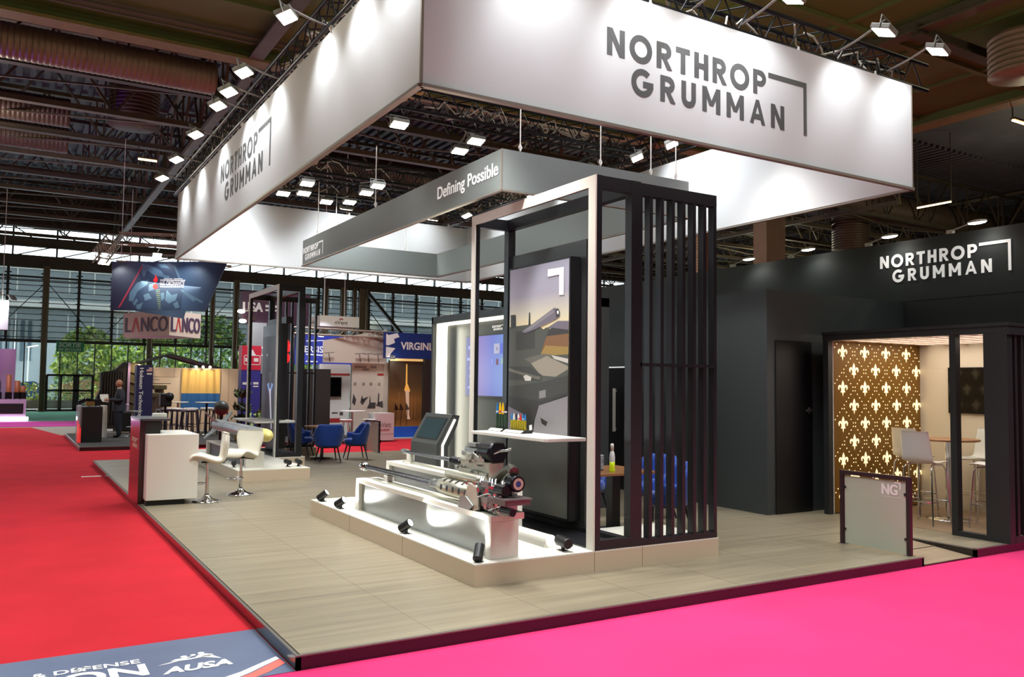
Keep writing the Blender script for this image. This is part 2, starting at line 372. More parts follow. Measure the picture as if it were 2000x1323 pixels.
# ---- glass facade
YF = 55.0
frame_m = mat('facade_steel', (42, 40, 38), .5, var=.1); louv = glass_mat('louvre_glass', (96, 108, 108), .5, .12); clear = glass_mat('clear_glass', (205, 220, 225), .10)
wb = struct(MB().box(-42, 54.9, 8.2, 62, 55.3, 8.9).box(-42, 54.95, 9.4, 62, 55.25, 9.95).box(-42, 54.95, 10.5, 62, 55.25, 12.6).build('wall_back', steel_d))
mb = MB(); mb.box(-42, 54.95, 3.93, 62, 55.15, 4.1); mb.box(-42, 54.95, 0, 62, 55.1, .1); mb.box(-42, 54.95, 7.62, 62, 55.1, 7.72); mb.box(-42, 54.95, 7.42, 62, 55.1, 7.47)
mb.build('transom', frame_m, wb)
mb = MB()
for k in range(-14, 50): mb.box(-.11+.895*k-.03, 54.97, .1, -.11+.895*k+.03, 55.07, 3.93)
mb.build('mullion', frame_m, wb)
mb = MB()
for k in range(-8, 26):
    x = -.17+1.79*k
    mb.box(x-.07, 54.8, 4.1, x+.07, 54.98, 8.2)
    for j in range(12): mb.box(x-.17, 54.72, 4.2+.33*j, x+.17, 54.98, 4.25+.33*j)
mb.build('mast', frame_m, wb)
mb = MB()
for j in range(11): mb.box(-20, 54.98, 4.2+.33*j, 48, 55.06, 4.235+.33*j)
mb.build('louvre_rail', frame_m, wb)
mb = MB(); mb.box(-42, 55.02, 4.1, 62, 55.04, 8.2); mb.build('louvre_pane', louv, wb)
mb = MB()
for k in range(-6, 22): mb.box(2.2*k-.05, 54.97, 8.75, 2.2*k+.05, 55.2, 10.6)
for k in range(-6, 22): mb.bar((2.2*k, 54.9, 8.8), (2.2*k+2.2, 54.9, 9.5), .06); mb.bar((2.2*k, 54.9, 10.5), (2.2*k+1.1, 54.9, 9.8), .06)
mb.build('clerestory_bar', frame_m, wb)
struct(MB().box(-42, 55.02, .1, 62, 55.03, 3.93).build('window_1', clear))
struct(MB().box(-42, 55.1, 8.75, 62, 55.12, 10.6).build('window_2', glass_mat('clerestory_glass', (250, 250, 250), .05)))
col_m = mat('column_paint', (124, 108, 84), .6, var=.08); 
CN = iter(('first tall facade column from the left beside the green exit sign', 'facade column behind the pitched black tent', 'facade column behind the blue and yellow cloth', 'facade column beside the red and blue totem',
           'thin facade column left of the hanging white sign box', 'second thin facade column behind the hanging white sign box', 'third thin facade column behind the hanging white sign box', 'stout facade column right of the hanging white sign box'))
for x0, x1 in ((1.57, 1.88), (7.13, 7.46), (10.74, 11.0), (12.14, 12.46), (17.95, 18.3), (19.2, 19.58), (20.06, 20.3), (20.5, 21.1)):
    mb = MB(); y = 54.5; w = x1-x0
    mb.box(x0, y, 0, x0+w*.22, y+.3, 8.3); mb.box(x1-w*.22, y, 0, x1, y+.3, 8.3); mb.box(x0, y+.12, 0, x1, y+.18, 8.3)
    mb.box(x0-.08, y-.08, 0, x1+.08, y+.38, .06)
    tag(struct(mb.build('facade_column', col_m)), next(CN), 'column', kind='structure')
mb = MB()
for x in (1.73, 7.3, 12.3, 20.8):
    for s in (-1, 1): mb.bar((x, 54.7, 7.4), (x+2.6*s, 54.75, 4.3), .06, .04)
mb.bar((21, 54.3, 8), (24.4, 54.3, 4.4), .28, .2); mb.build('diagonal_brace', frame_m, wb)
# emergency exit doors
dr = thing('door_1', 'dark framed glass emergency exit doors under the green sign', 'door', (1.95, 54.85, 0)); struct(dr)
mb = MB()
for x in (0, .72, 1.5, 2.35): mb.box(x-.06 if x not in (1.5,) else x-.16, 0, 0, x+.06 if x != 1.5 else x+.16, .1, 2.1)
for z in (.0, 1.14, 2.02): mb.box(0, 0, z, 2.35, .1, z+.12)
mb.build('door_frame', frame_m, dr); MB().box(.05, .12, .1, 2.3, .13, 2.0).build('door_pane', clear, dr)
MB().box(.95, -.05, 1.02, 1.3, 0, 1.07).box(1.72, -.05, 1.02, 2.1, 0, 1.07).build('push_bar', steel_w, dr)
# green exit sign
es = thing('exit_sign', 'green hanging emergency exit sign with white capitals on the facade', 'sign', (2.33, 54.3, 3.42))
MB().box(0, 0, 0, 1.42, .08, .58).build('sign_plate', mat('exit_green', (28, 100, 62), .4, emit=.12), es)
mb = MB(); F = front(0, -.005, 0); text(mb, 'SORTIE', F, 1.15, .26, .12, .27, .02, .2); text(mb, 'DE SECOURS', F, 1.15, .13, .12, .07, .015, .15); mb.build('lettering', white_ink, es)
# big concrete column behind the cabin wall
tag(struct(MB().box(26.1, 23.6, 0, 27.2, 24.3, 12.4).build('concrete_column', mat('concrete', (150, 134, 116), .8, var=.12, scale=1.2))), 'broad pale concrete column rising behind the black cabin wall', 'column', kind='structure')

# ---- outdoors beyond the glass
tag(struct(MB().box(-60, 56, -.2, 90, 140, 0).build('outdoor_ground', mat('paving', (150, 148, 140), .9, var=.12))), 'pale paving outside the glass facade', 'ground', kind='structure')
og = thing('office_building', 'grey blue office building with a white band outside the glass', 'building', (-10, 84, 0))
bm = mat('grey_cladding', (128, 138, 142), .6, var=.06, scale=.3)
MB().box(0, 0, 0, 62, 8, 12).build('wall', bm, og); MB().box(0, -.4, 8.1, 62, 0, 8.7).build('band', mat('white_band', (214, 214, 208), .6), og)
mb = MB()
for k in range(30): mb.box(2*k+.4, -.08, 9.4, 2*k+.5, 0, 11.4); mb.box(2*k+.4, -.08, 1, 2*k+.5, 0, 7.6)
mb.box(0, -.08, 11.4, 62, 0, 11.5); mb.build('facade_bar', mat('white_band', (0, 0, 0)), og)
mb = MB()
for k in range(9): mb.rect(front(0, -.06, 0), 7+k*.55, 3.4, 7.3+k*.55, 6.9); 
mb.build('window', mat('dark_pane', (70, 84, 94), .1), og)
bed = thing('planter', 'low timber planter of yellow and green grasses outside the glass', 'planter', (-8, 60.5, 0))
MB().box(0, 0, 0, 20, 1.6, .5).build('planter_wall', mat('planter_timber', (112, 88, 62), .8, var=.2), bed)
def leaves(n, fn, sz, mats, seed=0):
    rnd = random.Random(seed); mb = MB()
    for i in range(n):
        c = V(fn(rnd)); a = V((rnd.gauss(0, 1), rnd.gauss(0, 1), rnd.gauss(0, 1))).normalized(); b = a.orthogonal().normalized()
        b.rotate(Matrix.Rotation(rnd.random()*6, 3, a)); c2 = a.cross(b); k = sz*(.6+.8*rnd.random())
        mb.mat(rnd.randrange(mats)); mb.poly([c-b*k, c+c2*k*.5, c+b*k, c-c2*k*.5])
    return mb
LF = [mat('leaf_green', (92, 132, 44), .6), mat('leaf_lime', (156, 176, 62), .6), mat('leaf_dark', (52, 88, 36), .6), mat('leaf_yellow', (206, 190, 70), .6)]
leaves(2600, lambda r: (r.random()*20, .1+r.random()*1.4, .5+r.random()**2*1.1), .13, 4, 3).build('grass', [LF[0], LF[1], LF[3], LF[1]], bed)['kind'] = 'stuff'
for i, (lab, x, y, s) in enumerate((('round lime green tree outside the glass beside the exit sign', 4.9, 68, .82), ('dense green tree outside behind the black tent roof', 9.4, 70, .95),
                                    ('tall dark green tree outside behind the yellow cloth', 14.6, 72, 1.05), ('leafy tree outside behind the red and blue totem', 20.4, 73, 1.05))):
    t = thing('tree', lab, 'tree', (x, y, 0), 0, 'trees outside the glass facade')
    def fn(r, s=s):
        while True:
            p = V((r.uniform(-1, 1), r.uniform(-1, 1), r.uniform(-1, 1)))
            if .5 < p.length < 1: break
        return (p.x*2.7*s, p.y*1.6*s, 3.5*s+p.z*3.5*s)
    leaves(2400, fn, .22, 4, 10+i).build('crown', [LF[0], LF[1], LF[2] if i > 1 else LF[1], LF[1] if i < 2 else LF[0]], t)
    MB().tube((0, 0, 0), (.1, 0, 3.4*s), .16, 8, .08).tube((.1, 0, 2*s), (.9, .2, 4*s), .07, 6).tube((.1, 0, 2.2*s), (-.9, -.2, 4*s), .07, 6).build('trunk', mat('bark', (86, 70, 54), .9), t)
for lab, x, y, w, h, c in (('blue tarpaulin heap outside the glass at left', .4, 63.5, 1.6, 1.1, (40, 84, 170)), ('tan stacked crate outside behind the exit doors', 3.2, 64, 2.6, 1.2, (204, 150, 92)), ('tan stacked crate outside right of the exit doors', 6.3, 64, 1.6, 1.3, (196, 148, 100))):
    b = MB(); b.prism(front(x, y+.9, .0), [(0, 0), (w, 0), (w*.96, .6+h*.8), (w*.7, .6+h), (w*.3, .6+h*.94), (.04, .6+h*.75)], 0, .9)
    tag(b.build('outdoor_crate' if 'crate' in lab else 'tarpaulin', mat('crate%s' % lab[:3], c, .7, var=.15)), lab, 'crate' if 'crate' in lab else 'tarpaulin')
for lab, x, h in (('left slim white lamp post outside the glass', .9, 3.2), ('right slim white lamp post outside the glass', 3.0, 3.6)):
    t = thing('lamp_post', lab, 'lamp post', (x+.4, 72, 0)); MB().tube((0, 0, 0), (0, 0, h+1), .05, 8).build('post', mat('white_ink', (0,)*3), t); MB().bar((-.1, 0, h+1), (.6, 0, h+1.15), .12, .06).build('lamp_head', mat('post_lamp', (255, 250, 230), emit=4), t)
# ================================================================== THE STAND
ZP = .095
deckw = wood_mat('stand_laminate', (132, 121, 100), .5, 11, .22, .36)
black_g = mat('black_gloss', (20, 16, 18), .18, coat=.3); alu = mat('aluminium', (120, 116, 108), .4, .6)
black_m = mat('black_satin', (22, 22, 23), .42); white_m = mat('white_lacquer', (226, 222, 210), .38); shaded_white = mat('white_side_shaded', (205, 184, 158), .45)  # podium side material is white with shade mixed into its colour
cabin = mat('cabin_black', (56, 60, 60), .5, var=.06, scale=.7)
st = thing('stand_platform', 'low wood topped platform with a glossy black edge carrying the whole stand', 'platform', (1.66, 5.4, 0)); st['kind'] = 'structure'
P = [(0, 0), (6.64, 0), (6.64, .95), (7.6, .95), (7.6, .0), (14, .0), (14, 15), (0, 15)]
mb = MB(); mb.prism(topf(0, 0, 0), [(.03, .03), (6.61, .03), (6.61, .95), (7.62, .95), (7.62, .03), (14, .03), (14, 15), (.03, 15)], ZP-.02, ZP); mb.build('deck', deckw, st)
mb = MB(); mb.box(0, 0, 0, 6.64, .03, ZP-.008); mb.box(0, 0, 0, .03, 15, ZP-.008); mb.box(6.61, 0, 0, 6.64, .95, ZP-.008); mb.box(0, 14.97, 0, 14, 15, ZP-.008); mb.box(7.58, 0, 0, 7.62, .95, ZP-.008); mb.box(7.58, 0, 0, 14, .03, ZP-.008)
mb.build('skirt', black_g, st)
mb = MB(); mb.box(-.004, -.004, ZP-.008, 6.644, .018, ZP+.002); mb.box(-.004, .018, ZP-.008, .018, 15, ZP+.002); mb.box(7.58, -.005, ZP-.008, 14, .035, ZP+.002); mb.box(7.575, 0, ZP-.008, 7.62, .95, ZP+.002); mb.build('edge_trim', alu, st)
mb = MB()
for k in range(1, 8): mb.box(.05, 2*k-.6, ZP, 14, 2*k-.596, ZP+.0006)
for k in range(1, 8): mb.box(k*1.0, .05, ZP, k*1.0+.004, 14.9, ZP+.0006)
mb.build('panel_joint', mat('joint_brown', (108, 96, 80), .5), st)
# access ramp at the right end
rp = thing('access_ramp', 'short wood topped ramp between the frosted barrier and the meeting booth', 'ramp', (8.31, 5.42, 0))
mb = MB(); mb.add([(0, 0, .012), (.92, 0, .012), (.92, .93, ZP-.004), (0, .93, ZP-.004), (0, 0, 0), (.92, 0, 0), (.92, .93, 0), (0, .93, 0)], [(0, 1, 2, 3), (7, 6, 5, 4), (0, 4, 5, 1), (1, 5, 6, 2), (2, 6, 7, 3), (3, 7, 4, 0)]); mb.build('ramp_board', wood_mat('ramp_laminate', (142, 122, 98), .9, 14), rp)
MB().box(0, -.02, 0, .92, 0, .014).build('ramp_edge', black_g, rp)
MB().bar((0, .45, .056), (.92, .45, .056), .012, .004).build('ramp_joint', MATS['joint_brown'], rp)

# ---- big white hanging banner ring
ban = mat('banner_fabric', (190, 191, 192), .75, spec=.2); ink = mat('banner_ink', (66, 66, 66), .7)
X0, X1, Y0, Y1, Z0, Z1 = 2.5, 8.35, 5.5, 15.84, 4.03, 5.17
bn = thing('hanging_banner', 'huge white square banner ring hung over the stand with dark company lettering', 'banner', (X0, Y0, Z0))
dx, dy, h = X1-X0, Y1-Y0, Z1-Z0; t = .03
for nm, b in (('front', (0, 0, 0, dx, t, h)), ('left', (0, t, 0, t, dy-t, h)), ('back', (0, dy-t, 0, dx, dy, h)), ('right', (dx-t, t, 0, dx, dy-t, h))):
    o = MB().box(*b).build('fabric_panel', ban, bn)
    if nm == 'front': logo(front(4.19-X0, 0, .295), 0, 0, 2.464).build('lettering', ink, o)
    if nm == 'left': logo(side(0, 12.27-Y0, .31), 0, 0, 2.65).build('lettering', ink, o)
mb = MB(); r = .022
for a, b in (((0, 0), (dx, 0)), ((dx, 0), (dx, dy)), ((dx, dy), (0, dy)), ((0, dy), (0, 0))):
    mb.bar((a[0], a[1], -.01), (b[0], b[1], -.01), .05, .025)
mb.bar((0, 0, 0), (0, 0, h), .02); mb.bar((dx, 0, 0), (dx, 0, h), .012)
mb.build('keder_rail', mat('rail_grey', (150, 140, 130), .4, .6), bn)
# ---- grey inner fascia ring
fas = mat('fascia_grey', (112, 118, 116), .6); fx0, fx1, fy0, fy1, fz0, fz1 = 4.5, 7.2, 7.76, 14.9, 3.955, 4.405
fr = thing('hanging_fascia', 'grey rectangular fascia ring hung inside the white banner with white slogan', 'fascia', (fx0, fy0, fz0))
ex, ey, eh = fx1-fx0, fy1-fy0, fz1-fz0
for nm, b in (('front', (0, 0, 0, ex, .03, eh)), ('left', (0, .03, 0, .03, ey-.03, eh)), ('back', (0, ey-.03, 0, ex, ey, eh)), ('right', (ex-.03, .03, 0, ex, ey-.03, eh))):
    o = MB().box(*b).build('fascia_panel', fas, fr)
    if nm == 'left':
        mb = logo(side(0, 14.86-fy0, .07), 0, 0, 1.1); F = side(0, 9.335-fy0, .13)
        text(mb, 'Defining Possible', F, 1.5, .20, 0, 0, .012, d=.004, bold=.02); mb.build('lettering', mat('sign_white', (244, 244, 242), .5, emit=.25), o)
mb = MB()
for a, b in (((0, 0), (ex, 0)), ((ex, 0), (ex, ey)), ((ex, ey), (0, ey)), ((0, ey), (0, 0))): mb.bar((a[0], a[1], -.008), (b[0], b[1], -.008), .045, .018)
mb.bar((0, 0, 0), (0, 0, eh), .014); mb.build('keder_rail', MATS['rail_grey'], fr)
wire = mat('white_wire', (222, 220, 214), .5)
for (x, y) in ((.24, .015), (1.34, .015), (2.1, .015), (2.5, .015), (.015, 3.69), (.015, 6.34), (.6, 7.1), (2.0, 7.1)):
    mb = MB(); mb.tube((x, y, eh), (x, y, eh+.92), .007, 6); mb.path([(x, y, eh), (x+.02, y, eh+.05), (x, y, eh+.09), (x-.02, y, eh+.05)], .008, 5, True); mb.build('suspension_wire', wire, fr)
for k, (x, y) in enumerate(((.6, -.0), (2.2, 0), (4.1, 0), (5.3, 0), (0, 2), (0, 5.5), (0, 9), (.5, 10.3), (3.2, 10.3), (5.4, 10.3), (5.83, 2), (5.83, 6))):
    mb = MB(); mb.tube((x, y+.05, h), (x, y+.05, h+.06), .012, 6); mb.path([(x, y+.05, h-.02), (x+.02, y+.05, h+.02), (x, y+.05, h+.055), (x-.02, y+.05, h+.02)], .009, 5, True); mb.build('suspension_hook', wire, bn)

# ---- black lighting trusses
tr_m = mat('truss_black', (38, 38, 42), .32, .7); cab_m = mat('grey_cable', (196, 188, 178), .6); cab_k = mat('black_cable', (26, 26, 28), .5)
def truss(label, p, q, sz=.29, group='lighting trusses', m=tr_m, step=.36, cables=True, seed=1):
    p, q = V(p), V(q); t = thing('lighting_truss', label, 'truss', p, 0, None)
    d = (q-p).normalized(); L = (q-p).length; a = d.cross(Z_).normalized()*sz; b = Z_*sz; O = V((0, 0, 0))
    C = [O, a, a+b, b]
    for c in C: MB().tube(c, c+d*L, .024, 8).build('chord_tube', m, t)
    mb = MB(); n = int(L/step)
    for i in range(n):
        u, w = d*(i*step), d*((i+.5)*step); e = d*((i+1)*step)
        for c1, c2 in ((0, 1), (1, 2), (3, 2), (0, 3)):
            mb.tube(C[c1]+u, C[c2]+w, .009, 5, cap=False); mb.tube(C[c2]+w, C[c1]+e, .009, 5, cap=False)
    mb.build('lacing', m, t)
    if cables:
        r = random.Random(seed); mb = MB()
        for k in range(int(L*2.6)):
            s = r.uniform(.2, L-.8); pts = []
            for j in range(6): pts.append(d*(s+j*.14)+a*r.uniform(.1, .9)+b*r.uniform(.1, .95))
            mb.mat(0 if r.random() < .6 else 1).path(pts, .011, 5)
        mb.build('cable_bundle', [cab_m, cab_k], t)['kind'] = 'stuff'
    return t
truss('front lighting truss along the top of the white banner', (2.9, 5.86, 5.21), (8.75, 5.86, 5.21), cables=True, seed=2)
truss('left lighting truss along the top of the white banner', (2.50, 4.9, 5.24), (2.50, 16.2, 5.24), cables=True, seed=3)
truss('right lighting truss over the right side of the banner', (8.05, 5.9, 5.3), (8.05, 16.1, 5.3), seed=4)
truss('rear lighting truss above the back of the banner', (2.9, 15.4, 5.36), (8.0, 15.4, 5.36), seed=5)
truss('nearer inner cross truss above the grey fascia', (2.9, 10.05, 5.36), (8.0, 10.05, 5.36), seed=6)
truss('farther inner cross truss above the grey fascia', (2.9, 13.9, 5.36), (8.0, 13.9, 5.36), seed=7)
# motor and box riding on the inner truss
tag(MB().box(5.0, 9.75, 5.7, 5.3, 10.0, 6.0).tube((5.15, 9.88, 6.0), (5.15, 9.88, 7.4), .012, 6).tube((4.95, 9.85, 5.8), (4.95, 9.85, 5.86), .09, 10).build('chain_hoist', black_m), 'dark chain hoist above the nearer inner truss', 'hoist')
tag(MB().box(3.15, 9.78, 5.18, 3.45, 9.98, 5.3).build('junction_box', mat('box_grey', (178, 176, 170), .5), bevel=.01), 'pale junction box under the nearer inner truss', 'box')

# ---- LED floodlights
glow = mat('flood_lens', (255, 252, 240), .3, emit=16, ecol=(255, 250, 232)); fl_m = mat('flood_housing', (120, 118, 112), .5, .3)
def flood(label, pos, aim, anchor, energy=38, size=.2, spot=100, group=None, face=None):
    p, a = V(pos), V(aim); t = thing('floodlight', label, 'floodlight', p, 0, group); d = (V(face) if face else (a-p)).normalized()
    r = d.to_track_quat('-Z', 'Y').to_matrix()
    MB().cbox(V((0, 0, 0))-d*.03, (size*1.15, size*.85, .05), r).build('housing', fl_m, t, bevel=.008)
    MB().cbox(V((0, 0, 0))-d*.002, (size, size*.7, .012), r).build('lens', glow, t)
    mb = MB(); q = V(anchor)-p; s = r @ V((size*.6, 0, 0))
    mb.path([s, s-d*.1+V((0, 0, .03)), -s-d*.1+V((0, 0, .03)), -s], .008, 5); mb.path([-d*.1+V((0, 0, .03)), q*.5+V((0, 0, .04)), q], .012, 5); mb.build('bracket', fl_m, t)
    l = lamp('SPOT', 'flood_beam', p+d*.03, energy, (244, 250, 255), a, spot=spot, blend=.7, radius=.08); return t
NTH = ('first', 'second', 'third', 'fourth', 'fifth', 'sixth', 'seventh', 'eighth', 'ninth')
for k, y in enumerate((5.9, 6.75, 7.7, 9.37, 10.11, 10.70, 12.14, 13.69, 15.1)):
    flood('%s floodlight from the front corner along the left banner face' % NTH[k], (2.12, y, 5.26), (2.5, y, 4.75), (2.56, y, 5.26), 34, face=(.35, -.25, -1), group='floodlights washing the left banner face')
for k, x in enumerate((3.4, 4.45, 5.2, 5.82, 7.13, 8.0)):
    flood('%s floodlight from the left along the front banner face' % NTH[k], (x, 4.98, 5.29), (x+.15, 5.5, 4.7), (x, 5.55, 5.27), 34, .22, face=(-.1, .3, -1), group='floodlights washing the front banner face')
inner = (((4.146, 9.753), 'white floodlight on the nearer inner truss, leftmost'), ((5.309, 9.853), 'upper of two close floodlights on the nearer inner truss'), ((5.345, 10.40), 'lower of two close floodlights on the nearer inner truss'),
         ((4.129, 13.52), 'floodlight left of centre on the farther inner truss'), ((4.0, 14.47), 'leftmost floodlight below the farther inner truss'), ((4.30, 14.25), 'floodlight with triangular bracket below the farther inner truss'),
         ((5.176, 13.03), 'upper right floodlight on the farther inner truss'), ((5.201, 13.62), 'middle right floodlight below the farther inner truss'), ((5.217, 14.49), 'lower right floodlight just above the grey fascia'), ((4.85, 14.7), 'low pair floodlight in the middle of the rear truss'))
lamp('SPOT', 'frame_wash', (3.6, 8.3, 5.12), 90, (246, 250, 250), (4.85, 7.9, 2.2), spot=80, blend=.8, radius=.15)
for (x, y), lab in inner:
    ya = 10.2 if y < 11 else (13.9 if y < 14 else 15.2)
    flood(lab, (x, y, 5.12), (x+(-1.2 if x < 4.7 else .6), y+.9, 3.2), (x, ya, 5.36), 60, .2, 130, face=(0, -.3, -1), group='floodlights on the inner trusses')
for (x, y), lab in (((7.643, 9.298), 'farther of two floodlights on the right truss above the fascia'), ((7.604, 8.517), 'nearer of two floodlights on the right truss above the fascia'), ((7.7, 12.2), 'third floodlight along the right truss'), ((7.556, 14.36), 'fourth floodlight along the right truss seen under the fascia')):
    flood(lab, (x, y, 5.12), (8.33, y-.3, 4.75), (7.78, y, 5.3), 36, .22, 120, face=(.3, -.3, -1), group='floodlights washing the inside of the banner')
for (x, lab) in ((3.5, 'left floodlight washing the inside of the rear banner panel'), (5.4, 'middle floodlight washing the inside of the rear banner panel'), (7.2, 'right floodlight washing the inside of the rear banner panel'), (6.2, 'floodlight right of the middle washing the rear banner panel')):
    flood(lab, (x, 15.2, 5.14), (x, 15.8, 4.85), (x, 15.4, 5.36), 26, .2, 120, face=(0, .3, -1), group='floodlights washing the inside of the banner')
# extra beams without fixtures, added at truss height to brighten the stand
for (x, y, e) in ((3.9, 7.2, 420), (3.3, 9.3, 300), (5.6, 11.6, 130), (3.4, 15.6, 240), (3.0, 12.6, 150), (6.6, 15.1, 120), (7.7, 7.2, 190), (2.7, 11.4, 130)): lamp('SPOT', 'stand_fill', (x, y, 5.1), e, (250, 250, 244), (x, y+.2, 0), spot=105, blend=.9, radius=.2)
lamp('AREA', 'inner_fill', (5.4, 12.4, 5.3), 42, (240, 248, 255), (5.4, 12.4, 0), 3.5, 2.0)
lamp('AREA', 'inner_fill', (7.0, 8.2, 5.3), 26, (240, 248, 255), (7.2, 8.6, 0), 1.4, 1.6)
# ================================================================== DISPLAY PODIUMS
def grad_mat(name, stops, axis, lo, hi, rough=.5, emit=0, var=0):
    if name in MATS: return MATS[name]
    m = mat(name, stops[0][1], rough); nt = m.node_tree; b = nt.nodes['Principled BSDF']
    tc = nt.nodes.new('ShaderNodeTexCoord'); sx = nt.nodes.new('ShaderNodeSeparateXYZ'); mr = nt.nodes.new('ShaderNodeMapRange'); cr = nt.nodes.new('ShaderNodeValToRGB')
    mr.inputs[1].default_value = lo; mr.inputs[2].default_value = hi
    nt.links.new(tc.outputs['Object'], sx.inputs[0]); nt.links.new(sx.outputs[axis], mr.inputs[0]); nt.links.new(mr.outputs[0], cr.inputs[0])
    e = cr.color_ramp.elements
    while len(e) < len(stops): e.new(.5)
    for k, (p, c) in enumerate(stops): e[k].position = p; e[k].color = (*S(c), 1)
    nt.links.new(cr.outputs[0], b.inputs['Base Color'])
    if emit: nt.links.new(cr.outputs[0], b.inputs['Emission Color']); b.inputs['Emission Strength'].default_value = emit
    return m
ZT = .29
chrome = mat('chrome', (214, 214, 216), .12, 1); gun_steel = mat('gun_steel', (150, 152, 150), .3, .85); gun_dark = mat('gun_dark', (34, 34, 38), .3, .7); gun_pale = mat('gun_plating', (200, 198, 180), .32, .75)
panel_g = mat('brushed_panel', (150, 154, 152), .3, .55, var=.04, scale=2)
hot = mat('spot_lens', (255, 255, 250), .3, emit=12)
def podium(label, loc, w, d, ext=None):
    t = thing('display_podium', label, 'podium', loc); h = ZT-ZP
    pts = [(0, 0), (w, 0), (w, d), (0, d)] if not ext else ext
    b = MB(); b.prism(topf(0, 0, 0), pts, 0, h-.012); o = b.build('podium_base', shaded_white, t)
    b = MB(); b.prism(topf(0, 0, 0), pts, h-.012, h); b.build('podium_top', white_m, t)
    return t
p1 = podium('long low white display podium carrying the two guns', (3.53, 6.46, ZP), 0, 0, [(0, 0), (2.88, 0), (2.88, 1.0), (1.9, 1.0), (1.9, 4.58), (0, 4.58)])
mb = MB()
for x in (1.28, 1.86): mb.box(x, -.0015, 0, x+.004, 0, .19)
for y in (1.55, 3.1): mb.box(-.0015, y, 0, 0, y+.004, .19)
mb.build('panel_joint', mat('joint_tan', (120, 104, 88), .6), p1)  # thin darker strips mark the podium panel joints
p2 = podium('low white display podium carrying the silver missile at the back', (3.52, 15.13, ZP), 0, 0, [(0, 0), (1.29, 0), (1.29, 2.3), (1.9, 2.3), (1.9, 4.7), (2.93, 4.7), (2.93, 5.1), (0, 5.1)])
def bench(label, loc, w, d, h, name='gun_bench'):
    t = thing(name, label, 'display stand', loc); k = .05
    MB().box(0, 0, 0, w, .1, h-k).box(0, d-.1, 0, w, d, h-k).box(0, 0, h-k, w, d, h).build('bench_shell', white_m, t, bevel=.004)
    MB().box(.05, .1, 0, w-.05, d-.1, h-k).build('recessed_panel', panel_g, t)
    MB().box(w*.36, .18, h, w*.6, d-.3, h+.022).build('mounting_rail', gun_pale, t)
    return t
bench('front white bridge shaped bench under the longer gun', (3.74, 6.56, ZT), .29, 3.38, .385)
bench('rear white bench under the shorter gun', (4.36, 7.5, ZT), .29, 2.98, .53)

